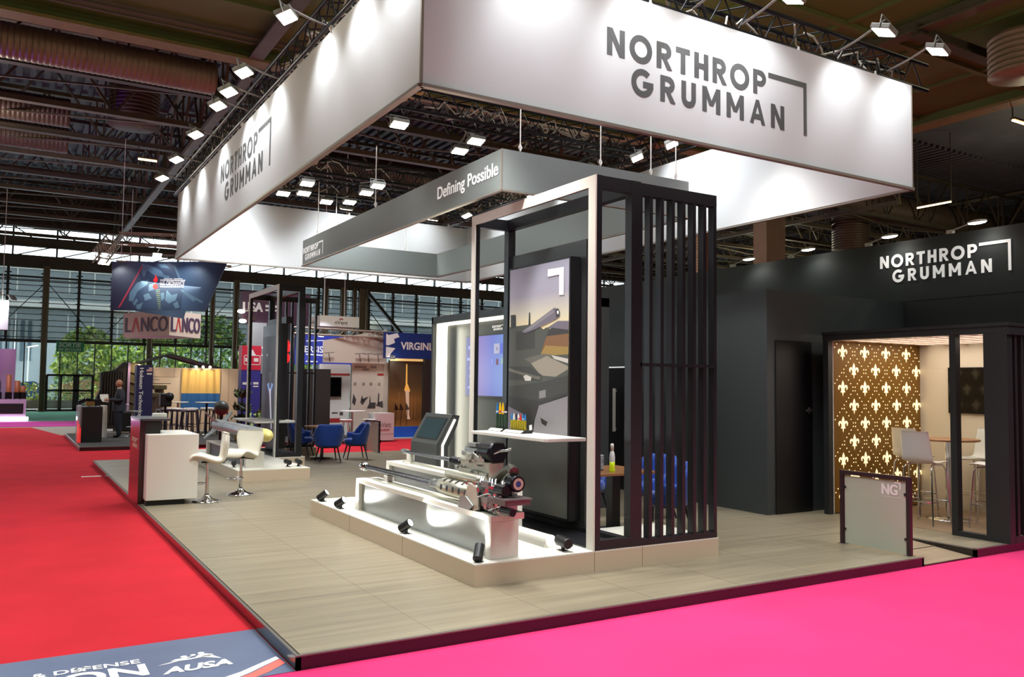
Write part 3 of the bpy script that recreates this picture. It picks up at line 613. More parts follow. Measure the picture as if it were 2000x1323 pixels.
# ---- autocannons
def gun_one():
    t = thing('autocannon', 'long barrelled silver autocannon with perforated sleeve on the front bench', 'gun', (3.89, 6.2, .675))
    z = .125; Yd = (0, 1, 0)
    MB().lathe([(.0, 3.93), (.05, 3.93), (.056, 3.9), (.056, 3.82), (.045, 3.78), (.0, 3.78)], (0, 0, z), 18, Yd).build('muzzle', chrome, t)
    mb = MB(); mb.lathe([(.036, 1.9), (.036, 2.6), (.033, 3.3), (.031, 3.8)], (0, 0, z), 18, Yd); mb.build('barrel', mat('barrel_steel', (92, 94, 104), .16, .95), t)
    MB().lathe([(.036, 1.9), (.05, 1.88), (.05, 1.8), (.044, 1.78), (.06, 1.74), (.06, 1.66)], (0, 0, z), 18, Yd).build('barrel_collar', gun_steel, t)
    sl = MB().lathe([(.062, 1.68), (.082, 1.62), (.088, 1.5), (.088, .78), (.0, .78)], (0, 0, z), 24, Yd).build('barrel_sleeve', gun_pale, t)
    mb = MB()
    for k in range(5):
        for a in (175, 115): mb.disc(Frame((.0892*math.cos(math.radians(a)), .98+.13*k, z+.0892*math.sin(math.radians(a))), (0, -1, 0), (-math.sin(math.radians(a)) * -1, 0, math.cos(math.radians(a)) * -1)), 0, 0, .03, 0, 14, .8, 1)
    mb.build('vent_hole', gun_dark, sl)
    MB().lathe([(0, .88), (.04, .88), (.044, .9), (.044, 1.56), (.04, 1.58), (0, 1.58)], (.03, 0, z+.13), 16, Yd).build('recoil_cylinder', gun_pale, t)
    MB().box(-.05, 3.02, 0, .05, 3.1, .09).cbox((0, 3.06, .01), (.14, .16, .02)).build('barrel_support', white_m, t, bevel=.006)
    mb = MB(); F = side(-.1, .86, .0); mb.prism(F, [(-.1, .0), (.06, -.02), (.22, .02), (.16, .22), (.02, .25), (-.06, .12)], 0, .025); mb.build('cradle_plate', gun_pale, t, bevel=.004); mb = MB(); mb.prism(side(.09, .86, 0), [(-.1, .0), (.06, -.02), (.22, .02), (.16, .22), (.02, .25), (-.06, .12)], 0, .025); mb.build('cradle_plate', gun_pale, t, bevel=.004)
    mb = MB(); F = side(-.125, 1.02, -.01); mb.prism(F, [(0, 0), (.22, .0), (.3, .06), (.16, .13), (.04, .12)], 0, .02); mb.box(-.12, .72, -.01, .12, 1.02, .012); mb.build('cradle_foot', gun_steel, t, bevel=.003)
    mb = MB(); mb.box(-.08, .3, .02, .09, .8, .2); mb.box(-.1, .42, .05, -.07, .66, .15); mb.tube((-.02, .3, .2), (-.02, .78, .2), .05, 14); mb.box(-.06, .3, .19, .06, .52, .27); mb.tube((-.11, .55, .1), (-.07, .55, .1), .05, 12); mb.cbox((-.03, .62, .25), (.1, .16, .06)); mb.build('receiver', gun_steel, t, bevel=.006)
    mb = MB()
    for k in range(9): mb.tube((-.105, .33+.035*k, .04+.02*(k % 3)), (-.08, .33+.035*k, .04+.02*(k % 3)), .008, 8)
    for k in range(5): mb.box(-.09, .3+.09*k, .155, -.05, .34+.09*k, .185)
    rr = random.Random(5)
    for k in range(26):
        y, z = rr.uniform(.28, .92), rr.uniform(.02, .26); s = rr.uniform(.012, .034); mb.cbox((-.085-rr.random()*.02, y, z), (s, s*rr.uniform(1, 2.4), s*rr.uniform(.6, 1.4)))
    for k in range(8): y = rr.uniform(.3, .9); mb.tube((-.06, y, .24), (-.06+rr.uniform(-.02, .06), y+.05, .30), .012, 8)
    mb.path([(-.1, .34, .16), (-.13, .45, .19), (-.1, .6, .16), (-.12, .7, .12)], .008, 6); mb.path([(-.09, .3, .1), (-.13, .38, .06), (-.1, .5, .03)], .008, 6); mb.build('fitting', chrome, t)
    MB().box(-.085, .34, .1, -.05, .5, .135).build('red_cap', mat('cap_red', (196, 40, 36), .3), t)
    fd = MB().lathe([(.03, -.012), (.07, -.012), (.075, 0), (.075, .09), (.05, .11), (.0, .11)], (.0, .16, .3), 26, Yd, True).build('feed_wheel', gun_dark, t)
    mb = MB(); mb.arc(Frame((0, .145, .3), X_, Z_), 0, 0, .052, .027, n=24); mb.build('brass_ring', mat('ring_pale', (190, 178, 160), .35, .3), fd); mb = MB(); mb.disc(Frame((0, .146, .3), X_, Z_), 0, 0, .024, n=18); mb.build('blue_lens', mat('lens_blue', (40, 46, 120), .1), fd)
    MB().lathe([(0, 0), (.05, 0), (.052, .14), (.03, .15), (0, .15)], (-.1, .18, .24), 16, Yd, True).build('feed_motor', gun_dark, t)
    MB().box(-.16, .1, .12, .1, .42, .17).box(-.17, .08, .165, .11, .3, .18).build('feed_tray', mat('tray_bronze', (112, 98, 98), .4, .5), t, bevel=.005)
    MB().tube((-.13, .02, .075), (-.13, .2, .075), .034, 14).build('charger', gun_dark, t)
    MB().box(-.06, .12, .0, .05, .5, .06).tube((-.05, .2, -.0), (-.05, .2, .07), .03, 12).tube((-.02, .36, -.0), (-.02, .36, .07), .03, 12).build('mount_block', gun_pale, t, bevel=.004)
    mb = MB(); mb.path([(.02, .6, .26), (.05, .5, .36), (.04, .35, .42), (0, .22, .4)], .045, 8); mb.build('feed_chute', mat('chute_metal', (84, 84, 70), .35, .8, var=.3, scale=30), t)
gun_one()
def gun_two():
    t = thing('chain_gun', 'shorter chain gun with black hexagonal drum on the rear bench', 'gun', (4.5, 7.45, .82))
    z = .14; Yd = (0, 1, 0)
    MB().lathe([(0, 2.84), (.02, 2.84), (.034, 2.8), (.034, 2.66), (.024, 2.62)], (0, 0, z), 14, Yd).build('muzzle_brake', gun_steel, t)
    MB().lathe([(.02, 1.05), (.024, 1.6), (.021, 2.64)], (0, 0, z), 14, Yd).build('barrel', MATS['barrel_steel'], t)
    pr = []
    for k in range(9): pr += [(.044, 1.02+.042*k), (.046, 1.035+.042*k), (.026, 1.04+.042*k), (.026, 1.06+.042*k)]
    MB().lathe(pr, (0, 0, z), 16, Yd).build('recoil_spring', gun_dark, t)
    MB().box(-.04, 2.52, -.0, .04, 2.6, .12).box(-.06, 2.48, 0, .06, 2.64, .02).build('barrel_support', white_m, t, bevel=.004)
    mb = MB(); mb.box(-.09, .34, .03, .09, 1.0, .2); mb.lathe([(.05, .98), (.045, 1.04)], (0, 0, z), 14, Yd); mb.box(-.1, .5, .19, .08, .86, .27); mb.build('receiver', gun_pale, t, bevel=.01)
    mb = MB(); mb.prism(side(-.1, 1.0, -.12), [(0, .12), (.1, .0), (.5, -.02), (.62, .1), (.64, .2), (.02, .22)], 0, .02); mb.build('cradle_plate', gun_pale, t, bevel=.004); mb = MB(); mb.box(-.1, .38, -.02, .1, .94, .04); mb.build('cradle_plate', gun_pale, t, bevel=.004)
    mb = MB(); mb.tube((-.02, .62, .3), (-.02, .95, .3), .045, 14); mb.tube((-.06, .7, .27), (-.06, .98, .26), .03, 12); mb.cbox((-.02, .78, .36), (.1, .2, .04)); mb.path([(-.1, .5, .22), (-.13, .62, .28), (-.1, .78, .24)], .01, 6); mb.build('feeder', gun_steel, t, bevel=.004)
    mb = MB()
    rr = random.Random(8)
    for k in range(22):
        y, z = rr.uniform(.4, 1.0), rr.uniform(.04, .32); s = rr.uniform(.012, .036); mb.cbox((-.1-rr.random()*.02, y, z), (s, s*rr.uniform(1, 2.4), s*rr.uniform(.6, 1.4)))
    for k in range(7): mb.tube((-.115, .4+.08*k, .08), (-.09, .4+.08*k, .08), .012, 8)
    mb.path([(-.05, .3, .3), (-.03, .22, .33), (.0, .14, .34), (.04, .1, .36)], .014, 6); mb.build('fitting', chrome, t)
    MB().lathe([(0, .32), (.12, .32), (.132, .35), (.132, .58), (.12, .61), (0, .61)], (.01, 0, .30), 6, Yd, True).build('ammunition_drum', gun_dark, t)
    MB().box(-.07, .4, -.03, .07, .62, .03).tube((0, .5, -.04), (0, .5, .0), .07, 14).build('mount_block', gun_steel, t, bevel=.004)
    mb = MB(); mb.path([(-.08, .3, .02), (-.09, .1, -.04), (-.06, .0, -.03), (-.04, -.06, -.02)], .025, 8); mb.path([(.06, .4, .0), (.05, .1, -.0), (.02, -.06, .0)], .02, 8); mb.build('cable_hose', gun_dark, t)
gun_two()
# ---- floor spots on the podium
def spot_can(label, pos, aim, energy=14, tilt=None, group='black spot cans lighting the gun benches', L=.15, r=.045, beam=70):
    p = V(pos); t = thing('spot_can', label, 'spotlight', p, 0, group); c = V((0, 0, .085)); d = (V(aim)-p-c).normalized()
    b = MB().lathe([(0, -L*.55), (r*.9, -L*.55), (r, -L*.5), (r, L*.45), (r*.86, L*.45), (r*.86, L*.40)], c, 20, d, True).build('can', black_m, t)
    MB().lathe([(r*.86, L*.40), (0, L*.40)], c, 20, d).build('lens', hot, t)
    MB().bar(c-V((0, 0, .0)), (0, 0, .004), .022, .03).cbox((0, 0, .004), (.06, .06, .008)).build('foot_bracket', black_m, t)
    lamp('SPOT', 'can_beam', p+c+d*(L*.5), energy, (255, 253, 246), aim, spot=beam, blend=.6, radius=.03)
spot_can('farthest black spot can at the far left podium corner', (3.61, 10.78, ZT), (3.95, 10.5, .72), 10)
spot_can('black spot can at the far leg of the front bench', (3.60, 10.07, ZT), (3.80, 9.75, .60), 16)
spot_can('black spot can at the middle of the front bench', (3.615, 8.12, ZT), (3.80, 7.8, .60), 16)
spot_can('black spot can at the near podium corner, seen from behind', (3.62, 6.56, ZT), (3.80, 6.78, .66), 22)
spot_can('grey spot can lying beside the white cable duct by the frame', (4.56, 6.62, ZT), (4.9, 9.5, .5), 8, r=.05, L=.2)
mb = MB(); mb.path([(4.54, 6.8, ZT+.06), (4.54, 8.6, ZT+.06)], .06, 12); mb.box(4.475, 6.806, ZT, 4.605, 8.59, ZT+.06)
tag(mb.build('cable_duct', white_m), 'long white rounded cable duct on the podium beside the frame', 'cable duct')
tag(MB().box(4.66, 6.75, ZT, 4.77, 8.7, ZT+.012).build('floor_strip', mat('strip_grey', (96, 98, 96), .5)), 'flat grey strip along the foot of the tall frame', 'strip')

# ---- tall display frames
def picture(mb, F, Q, items):
    for k, (c, pts) in enumerate(items): mb.mat(c).flat(F, [Q(*p) for p in pts], .002+.00025*k)
def display_frame(label, x, y, flip=False):
    W_, D_, HT = .56, 2.52, 3.6
    t = thing('display_tower', label, 'display tower', (x, y, ZT))
    fw = MB(); a = .1
    fw.box(-.004, 0, 0, .012, .115, HT); fw.box(-.004, D_-.085, 0, .012, D_, HT); fw.box(-.004, .115, HT-.11, .012, D_-.085, HT)
    fw.build('white_front_frame', white_m, t)
    fb = MB(); fb.box(.012, 0, 0, .075, .1, HT); fb.box(.012, D_-.07, 0, .075, D_, HT); fb.box(W_-.12, 0, 0, W_, .1, HT); fb.box(W_-.1, D_-.1, 0, W_, D_, HT)
    fb.box(.075, .002, HT-.13, W_-.12, .07, HT-.002); fb.box(.075, D_-.07, HT-.13, W_-.1, D_-.002, HT-.002); fb.box(.014, .1, HT-.1, .06, D_-.07, HT-.002); fb.box(W_-.1, .1, HT-.13, W_-.002, D_-.1, HT-.002)
    fb.box(.075, .002, 0.002, W_-.12, .09, .09); fb.box(W_-.1, .1, 0.002, W_-.002, D_-.1, .06); fb.box(.016, .1, 0.002, W_-.1, D_-.07, .015)
    fb.build('black_frame', mat('frame_black', (30, 30, 33), .35), t)
    return t
f1 = display_frame('tall white and black display frame with the tank picture beside the guns', 4.80, 6.46)
MB().box(.5, .84, .0, .56, 2.5, 3.14).build('backing_panel', mat('backing_black', (52, 54, 54), .4), f1)
lb = MB().box(.35, .92, .12, .485, 2.2, 2.95).build('light_box', black_m, f1)
sky = grad_mat('poster_sky', ((0, (236, 214, 150)), (.3, (196, 190, 168)), (.6, (150, 146, 160)), (1, (150, 150, 166))), 'Z', 2.1, 2.92, .4, .14)
pm = [sky] + [mat('print_%d' % i, c, .4, emit=.1) for i, c in enumerate(((72, 72, 64), (54, 52, 46), (98, 94, 84), (122, 84, 48), (150, 122, 58), (52, 46, 44), (150, 142, 150), (196, 192, 184), (108, 100, 112), (42, 40, 38), (146, 138, 122), (240, 240, 238), (128, 124, 128)))]
F = side(.348, 2.18, 0)
def Q(x, y):
    u = (x-52)/418; top = 185-95*u; bot = 1235+50*u
    return (u*1.24, 1.02+(1-(y-top)/(bot-top))*1.91)
mb = MB(); mb.rect(F, 0, 1.02, 1.24, 2.93); mb.mat(10).rect(F, 0, 1.02, 1.24, 1.9, .001)
picture(mb, F, Q, [
    (9, [(330, 560), (400, 515), (470, 515), (470, 575), (400, 570)]), (6, [(300, 610), (360, 560), (470, 575), (470, 620), (330, 640)]),
    (4, [(270, 760), (310, 620), (470, 600), (470, 760)]), (5, [(280, 745), (320, 680), (470, 690), (470, 770)]),
    (1, [(52, 560), (250, 535), (330, 590), (310, 660), (280, 760), (52, 800)]), (2, [(105, 590), (245, 575), (245, 700), (105, 715)]), (1, [(245, 620), (320, 560), (350, 560), (310, 660), (270, 740), (245, 740)]),
    (10, [(62, 480), (100, 478), (104, 560), (62, 575)]), (10, [(200, 460), (208, 460), (212, 545), (197, 547)]),
    (1, [(52, 780), (230, 755), (470, 740), (470, 960), (300, 1010), (52, 960)]), (3, [(170, 770), (300, 735), (380, 745), (330, 775), (220, 800)]), (11, [(220, 800), (330, 750), (470, 820), (470, 840), (390, 890), (290, 880)]),
    (8, [(360, 745), (470, 770), (470, 800), (380, 770)]), (2, [(52, 820), (210, 820), (300, 880), (290, 920), (52, 905)]), (3, [(52, 830), (160, 860), (290, 890), (280, 910), (52, 850)]),
    (2, [(52, 950), (300, 925), (470, 880), (470, 1000), (280, 1060), (52, 1060)]), (13, [(280, 985), (325, 975), (325, 1025), (280, 1035)]), (10, [(52, 1010), (280, 1050), (470, 990), (470, 1010), (280, 1080), (240, 1200), (150, 1240), (52, 1200)]),
    (13, [(280, 1080), (470, 1020), (470, 1285), (240, 1262), (250, 1180)]), (10, [(290, 1160), (340, 1190), (330, 1220), (300, 1200)]), (9, [(52, 1080), (160, 1130), (200, 1250), (52, 1235)]), (12, [(212, 1210), (232, 1205), (234, 1240), (214, 1244)]),
    (8, [(165, 885), (185, 875), (225, 890), (220, 915), (180, 915)]), (9, [(150, 590), (380, 425), (410, 440), (415, 480), (385, 505), (240, 575), (180, 598)]), (13, [(150, 590), (370, 440), (380, 455), (210, 575)]), (6, [(385, 440), (405, 430), (416, 455), (410, 490), (392, 490)]), (12, [(396, 448), (408, 446), (408, 468), (398, 468)]),
    (12, [(333, 168), (440, 150), (440, 195), (333, 218)]), (12, [(410, 200), (440, 195), (440, 338), (410, 340)])])
mb.build('tank_picture', pm, lb)
MB().rect(F, 0, .14, 1.24, 1.0, .002).build('grey_panel', mat('grey_laminate', (126, 128, 122), .4, .15), lb)
tabu = MB()
tabu.prism(topf(0, 0, 0), [(-.16, .63), (-.13, .6), (.34, .6), (.34, 2.2), (-.13, 2.2), (-.16, 2.17)], .985, 1.02); tabu.build('shelf', white_m, f1, bevel=.004)
# slatted screen beside the frame
def slat_screen(label, x, y, n, w, ht=3.59, pitch=.1458):
    t = thing('slat_screen', label, 'screen', (x, y, ZT)); k = MATS['frame_black']
    mb = MB(); mb.box(0, 0, 0, w, .085, .06); mb.box(0, 0, ht-.12, w, .085, ht); mb.box(0, 0, ht*.49, w, .085, ht*.49+.03); mb.box(0, 0, .06, .02, .085, ht-.12); mb.build('rail', k, t)
    for i in range(n): x0 = w-.042-pitch*(n-1-i); MB().box(x0, .002, .06, x0+.042, .083, ht-.12).build('slat', k, t)
    return t
slat_screen('tall black slatted screen at the right of the tank display frame', 5.36, 6.46, 7, 1.03)
# ---- ammunition on the shelf
sh_z = ZT+1.02
def tray(label, y0, y1, x0=4.86, w=.15):
    t = thing('ammunition_tray', label, 'display tray', (x0, y0, sh_z)); b = MB()
    b.add([(0, 0, 0), (w, 0, 0), (w, y1-y0, 0), (0, y1-y0, 0), (.05, 0, .03), (w, 0, .03), (w, y1-y0, .03), (.05, y1-y0, .03)], [(3, 2, 1, 0), (4, 5, 6, 7), (0, 4, 7, 3), (1, 2, 6, 5), (0, 1, 5, 4), (2, 3, 7, 6)]); b.build('tray_body', black_m, t)
    MB().poly([(.004, .015, .005), (.047, .015, .031), (.047, y1-y0-.015, .031), (.004, y1-y0-.015, .005)]).build('label_strip', white_m, t)
tray('left black tray with white label holding the four tall rounds', 8.34, 8.655); tray('right black tray with white label holding the row of small rounds', 7.89, 8.31)
def rnd_(label, x, y, L, r, case, tip, ring=None, k=.62, split=None):
    t = thing('ammunition_round', label, 'ammunition', (x, y, sh_z+.03), 0, 'ammunition rounds on the display shelf')
    MB().lathe([(0, 0), (r, 0), (r, .01), (r*.9, .014), (r, .02), (r, L*k*.9), (r*.8, L*k)], n=14).build('case', case, t)
    b = MB().lathe([(r*.8, L*k), (r*.8, L*k+.05*L), (r*.74, L*.78), (r*.45, L*.92), (r*.12, L)], n=14).build('tip', tip, t)
    if ring: MB().lathe([(r*.83, L*k+.06*L), (r*.83, L*k+.12*L)], n=14).build('band', ring, b)
am = {n: mat('round_'+n, c, .3) for n, c in dict(green=(40, 62, 44), yellow=(226, 176, 14), blue=(40, 110, 170), red=(190, 40, 36), white=(224, 220, 210), black=(40, 38, 44)).items()}
brass = mat('yellow_case', (176, 158, 40), .3, .4)
for i, (tp, rg, lab) in enumerate((('blue', 'white', 'tall green round with a blue and white tip, leftmost'), ('yellow', 'red', 'tall green round with yellow tip and red band'), ('yellow', 'white', 'tall green round with plain yellow tip'), ('black', 'white', 'tall green round with dark tip and white collar'))):
    rnd_(lab, 4.97, 8.60-.065*i, .30, .019, am['green'], am[tp], am[rg], .55)
for i, (tp, rg, lab) in enumerate((('blue', None, 'small yellow round with blue tip, leftmost'), ('white', None, 'small yellow round with white tip near the left'), ('black', 'blue', 'small yellow round with dark and blue tip'), ('white', 'red', 'small yellow round with white tip and red band'), ('red', None, 'small yellow round with red tip'), ('blue', 'white', 'small yellow round with blue tip and white band'), ('blue', None, 'small yellow round with blue tip, rightmost'))):
    rnd_(lab, 4.96, 8.25-.048*i, .185, .015, brass, am[tp], am[rg] if rg else None, .6)

# ---- second frame with the missile picture
f2 = display_frame('tall white and black display frame with the dark missile picture at the back', 4.79, 17.45)
bx = MB().box(.33, 1.0, .1, .5, 2.45, 2.85).build('light_box', MATS['frame_black'], f2)
MB().box(.44, .95, 2.85, .56, 2.5, 3.0).build('backing_panel', black_m, f2)
nv = grad_mat('missile_print', ((0, (66, 56, 62)), (.35, (58, 50, 62)), (.5, (84, 74, 112)), (.62, (62, 56, 66)), (1, (60, 58, 62))), 'Z', .1, 2.8, .45, .08)
mb = MB(); F = side(.328, 2.43, 0); mb.rect(F, 0, .12, 1.4, 2.6)
bl, pl_, gy = mat('glow_blue_print', (130, 170, 230), .4, emit=.35), mat('plume_print', (226, 222, 240), .4, emit=.3), mat('missile_body_print', (92, 82, 84), .4)
mb.mat(1).flat(F, [(.45, 1.5), (.62, 1.55), (.7, 1.78), (.78, 1.55), (.98, 1.5), (.82, 1.36), (.8, 1.05), (.66, 1.3)], .002); mb.mat(2).flat(F, [(.64, 1.4), (.78, 1.4), (.95, .5), (.88, .5)], .003)
mb.mat(3).flat(F, [(.5, 1.78), (.9, 1.78), (.78, 1.44), (.72, 1.4), (.66, 1.44)], .004); mb.mat(2).disc(F, .4, 2.15, .05, .002).mat(0).disc(F, .4, 2.13, .04, .003)
mb.mat(4).rect(F, 1.1, 2.45, 1.4, 2.55, .004); mb.rect(F, 1.34, 2.05, 1.4, 2.45, .004)
mb.build('missile_picture', [nv, bl, pl_, gy, white_m], bx)
MB().box(-.35, .3, .69, .6, 2.3, .725).build('shelf', white_m, f2, bevel=.004)
s2 = slat_screen('tall thin slatted screen behind the missile display frame', 5.36, 19.9, 7, 1.05)
# ---- missile on its stand
ms = thing('missile', 'silver missile with yellow nose lying on white stands at the back', 'missile', (4.0, 14.95, .89))
R_ = .12; Yd = (0, 1, 0)
MB().lathe([(R_, .32), (R_, 2.0), (R_, 4.3), (R_*.8, 4.36), (0, 4.36)], (0, 0, 0), 24, Yd).build('missile_body', mat('missile_silver', (178, 178, 178), .35, .5), ms)
MB().lathe([(0, 0), (.05, .015), (.09, .06), (.113, .15), (R_, .3), (R_, .34)], (0, 0, 0), 24, Yd).build('nose_cone', mat('nose_yellow', (228, 214, 130), .3), ms)
mb = MB()
for y in (1.2, 2.3, 3.2): mb.lathe([(R_+.002, y), (R_+.002, y+.03)], (0, 0, 0), 24, Yd)
mb.build('blue_band', mat('band_blue', (110, 124, 176), .4), ms)
mb = MB()
for k in range(4):
    a = PI/4+k*PI/2; c, s = math.cos(a), math.sin(a); Fq = Frame((c*R_, 4.3, s*R_), (c, 0, s), (0, -1, 0))
    mb.prism(Fq, [(0, 0), (.28, .05), (.28, .2), (0, .5)], -.008, .008)
mb.build('tail_fin', mat('fin_grey', (160, 162, 164), .4, .3), ms)
mb = MB(); text(mb, 'SILVER', side(-R_-.003, 1.9, -.02), .4, .06, 0, 0, .01) if False else None
b2 = thing('missile_stand', 'white stepped stand holding the silver missile', 'display stand', (3.74, 15.5, ZT))
MB().box(0, 0, 0, .33, .12, .25).box(0, 3.4, 0, .33, 3.52, .25).box(0, 0, .25, .33, 3.52, .28).build('stand_shell', white_m, b2, bevel=.004)
MB().box(.06, .12, 0, .27, 3.4, .25).build('recessed_panel', black_m, b2)
MB().box(.2, .5, .28, .32, .6, .50).box(.2, 2.9, .28, .32, 3.0, .50).build('cradle', white_m, b2, bevel=.004)
G2 = 'black spot cans on the missile podium'
spot_can('black spot can left of the missile stand end', (3.59, 15.75, ZT), (3.75, 16.5, .5), 5, group=G2)
spot_can('black spot can hidden behind the right white stool column', (3.6, 16.6, ZT), (3.75, 17.4, .5), 5, group=G2)
spot_can('left of two dark spot cans at the near right podium corner', (4.50, 15.5, ZT), (4.3, 18, .5), 3, group=G2, L=.2)
spot_can('right of two dark spot cans at the near right podium corner', (4.70, 15.5, ZT), (4.62, 18, .6), 3, group=G2, L=.2)
# ================================================================== FURNITURE
ct = thing('reception_counter', 'white reception counter with a glossy dark front board at the left platform edge', 'counter', (1.72, 12.72, ZP))
MB().box(0, 0, .075, .68, 1.18, .99).build('counter_body', white_m, ct, bevel=.004)
MB().box(.0, .04, 0, .52, 1.1, .075).build('toe_kick', black_m, ct)
gl = mat('gloss_red_reflection', (48, 12, 18), .12, coat=.15)  # dark board with the red carpet's reflection tinted into its colour
fb = MB().box(-.075, .26, 0.0, -.004, 1.3, 1.19).build('front_board', gl, ct)
mb = logo(side(-.0765, 1.05, .62), 0, .15, .68, .003); mb.build('lettering', mat('logo_gold', (206, 170, 130), .4), fb)
MB().box(-.07, .27, .99, .2, 1.28, 1.175).build('upstand', black_m, ct); MB().box(-.08, .24, 1.175, .33, 1.32, 1.205).build('cap_shelf', mat('cap_grey', (62, 60, 62), .25), ct, bevel=.003)
tag(MB().box(1.9, 13.5, ZP+1.206, 2.08, 13.72, ZP+1.26).build('paper_box', white_m, bevel=.004), 'small white box standing on the counter cap', 'box')

leather = mat('white_leather', (226, 220, 204), .45, bump=.05, scale=30); seam = mat('seam_grey', (186, 180, 166), .6)
def swivel_stool(loc, rz, label):
    t = thing('bar_stool', label, 'bar stool', loc, rz, 'white swivel bar stools at the reception counter')
    # seat faces local +X; side profile swept across the width
    prof = [(.27, .58, .38), (.22, .69, .43), (.08, .66, .46), (-.06, .60, .46), (-.15, .58, .42), (-.21, .62, .36), (-.235, .74, .44), (-.255, .88, .52), (-.26, .99, .42)]
    T = [.04, .05, .055, .06, .065, .06, .05, .05, .03]
    pts = []; n = len(prof)
    for i, (x, z, w) in enumerate(prof):
        a = prof[max(i-1, 0)]; b = prof[min(i+1, n-1)]; d = V((b[0]-a[0], 0, b[1]-a[1])).normalized(); nn = V((-d.z, 0, d.x))*-1
        for s in (-1, 1):
            for j in range(5):
                u = -1+j*.5; wing = .035*abs(u)**2*(1 if i > 5 else .25); c = V((x, u*w/2, z))+V((.9, 0, .3))*wing*(1 if i > 5 else 0)+V((0, 0, wing*(1 if i <= 5 else 0)))
                pts.append(c+nn*s*T[i]*(1-.35*abs(u)))
    F_ = []
    for i in range(n-1):
        for s in (0, 1):
            for j in range(4):
                q = [i*10+s*5+j, i*10+s*5+j+1, (i+1)*10+s*5+j+1, (i+1)*10+s*5+j]; F_.append(q if s else q[::-1])
        for j in (0, 4): q = [i*10+j, i*10+5+j, (i+1)*10+5+j, (i+1)*10+j]; F_.append(q if j == 0 else q[::-1])
    for i in (0, n-1):
        for j in range(4): F_.append([i*10+j, i*10+j+1, i*10+5+j+1, i*10+5+j])
    MB().add(pts, F_, True).build('seat_shell', leather, t, sub=2)
    MB().lathe([(0, .0), (.2, .0), (.205, .008), (.18, .02), (.09, .045), (.05, .08), (.035, .1), (.035, .12)], n=32).build('base_plate', chrome, t)
    MB().tube((0, 0, .1), (0, 0, .36), .028, 16).tube((0, 0, .36), (0, 0, .59), .02, 16).build('gas_column', chrome, t)
    MB().cbox((0, 0, .575), (.18, .16, .02)).path([(.03, .1, .57), (.05, .26, .56)], .007, 6).build('lever_plate', gun_dark, t)
    mb = MB(); mb.path([(0, 0, .27), (.08, -.1, .265), (.17, -.13, .26), (.21, 0, .26), (.17, .13, .26), (.08, .1, .265), (0, 0, .27)], .01, 8); mb.build('foot_ring', chrome, t)
    return t
s0 = swivel_stool((2.56, 12.86, ZP), PI-.12, 'left white swivel bar stool tucked against the white counter')
dup(s0, (3.17, 13.42, ZP), PI+.75, 'right white swivel bar stool standing away from the counter, back turned')

velvet = mat('blue_velvet', (14, 62, 150), .7, sheen=.6, var=.12, scale=4); leg_k = mat('black_leg', (18, 17, 19), .35)
def velvet_chair(loc, rz, label):
    t = thing('armchair', label, 'armchair', loc, rz, 'blue velvet armchairs')
    # opening faces local +X
    def shell(ro, ri, ribs):
        rows = 10; cols = 34; P = []; F_ = []
        for side_ in (0, 1):
            for j in range(cols+1):
                a = math.radians(62+236*j/cols); back = max(0, -math.cos(a))
                top = .60+.23*min(1, max(0, (back-.1)/.55))**.8*1.0
                for i in range(rows+1):
                    f = i/rows; z = .33+(top-.33)*f; flare = 1+.10*f-(.18*(1-f)**2)
                    r = (ro if side_ == 0 else ri)*flare
                    if side_: r += ribs*abs(math.sin(j*PI*14/cols))*-1
                    if i == rows: r = (ro+ri)/2*flare+(.008 if side_ == 0 else -.008)
                    P.append((r*math.cos(a)*1.02, r*math.sin(a)*1.08, z))
        N = (cols+1)*(rows+1)
        for s in (0, 1):
            for j in range(cols):
                for i in range(rows):
                    k = s*N+j*(rows+1)+i; q = [k, k+1, k+rows+2, k+rows+1]; F_.append(q[::-1] if s == 0 else q)
        for j in range(cols):
            for i in (0, rows): k = j*(rows+1)+i; q = [k, k+rows+1, N+k+rows+1, N+k]; F_.append(q if i else q[::-1])
        for j in (0, cols):
            for i in range(rows): k = j*(rows+1)+i; q = [k, N+k, N+k+1, k+1]; F_.append(q if j else q[::-1])
        return MB().add(P, F_, True)
    shell(.30, .245, .012).build('back_shell', velvet, t)
    MB().lathe([(0, .33), (.22, .33), (.25, .36), (.255, .43), (.235, .465), (0, .47)], (.02, 0, 0), 28).build('seat_cushion', velvet, t)
    MB().box(-.19, -.2, .3, .2, .2, .34).build('seat_frame', leg_k, t, bevel=.03)
    for x in (-1, 1):
        for y in (-1, 1): MB().tube((.16*x, .17*y, .32), (.235*x, .235*y, 0), .019, 10, .011).build('leg', leg_k, t)
    return t
c0 = velvet_chair((6.20, 18.25, ZP), 1.45, 'blue velvet armchair with its back to us at the round table behind the missile frame')
dup(c0, (6.98, 18.62, ZP), PI-.15, 'blue velvet armchair at the right of the round table, seen from its side')
dup(c0, (5.98, 19.52, ZP), -.55, 'blue velvet armchair at the far left of the round table, facing us')
wood_t = wood_mat('walnut_top', (140, 96, 60), 1.2, 12, .15, .3)
def pedestal_table(name, label, loc, r, h, top, base, colm, square=False, rb=.26):
    t = thing(name, label, 'table', loc)
    if square: MB().box(-r, -r, h-.03, r, r, h).build('table_top', top, t, bevel=.004)
    else: MB().lathe([(0, h-.028), (r-.01, h-.028), (r, h-.02), (r, h-.004), (r-.006, h), (0, h)], n=36, sharp=True).build('table_top', top, t)
    MB().tube((0, 0, .02), (0, 0, h-.03), .035, 16).build('column', colm, t)
    MB().lathe([(0, 0), (rb, 0), (rb, .012), (.05, .03), (0, .03)], n=32).build('base_plate', base, t); return t
pedestal_table('bistro_table', 'round wooden bistro table on a black column among the blue armchairs', (6.30, 18.98, ZP), .42, .75, wood_t, black_m, black_m)
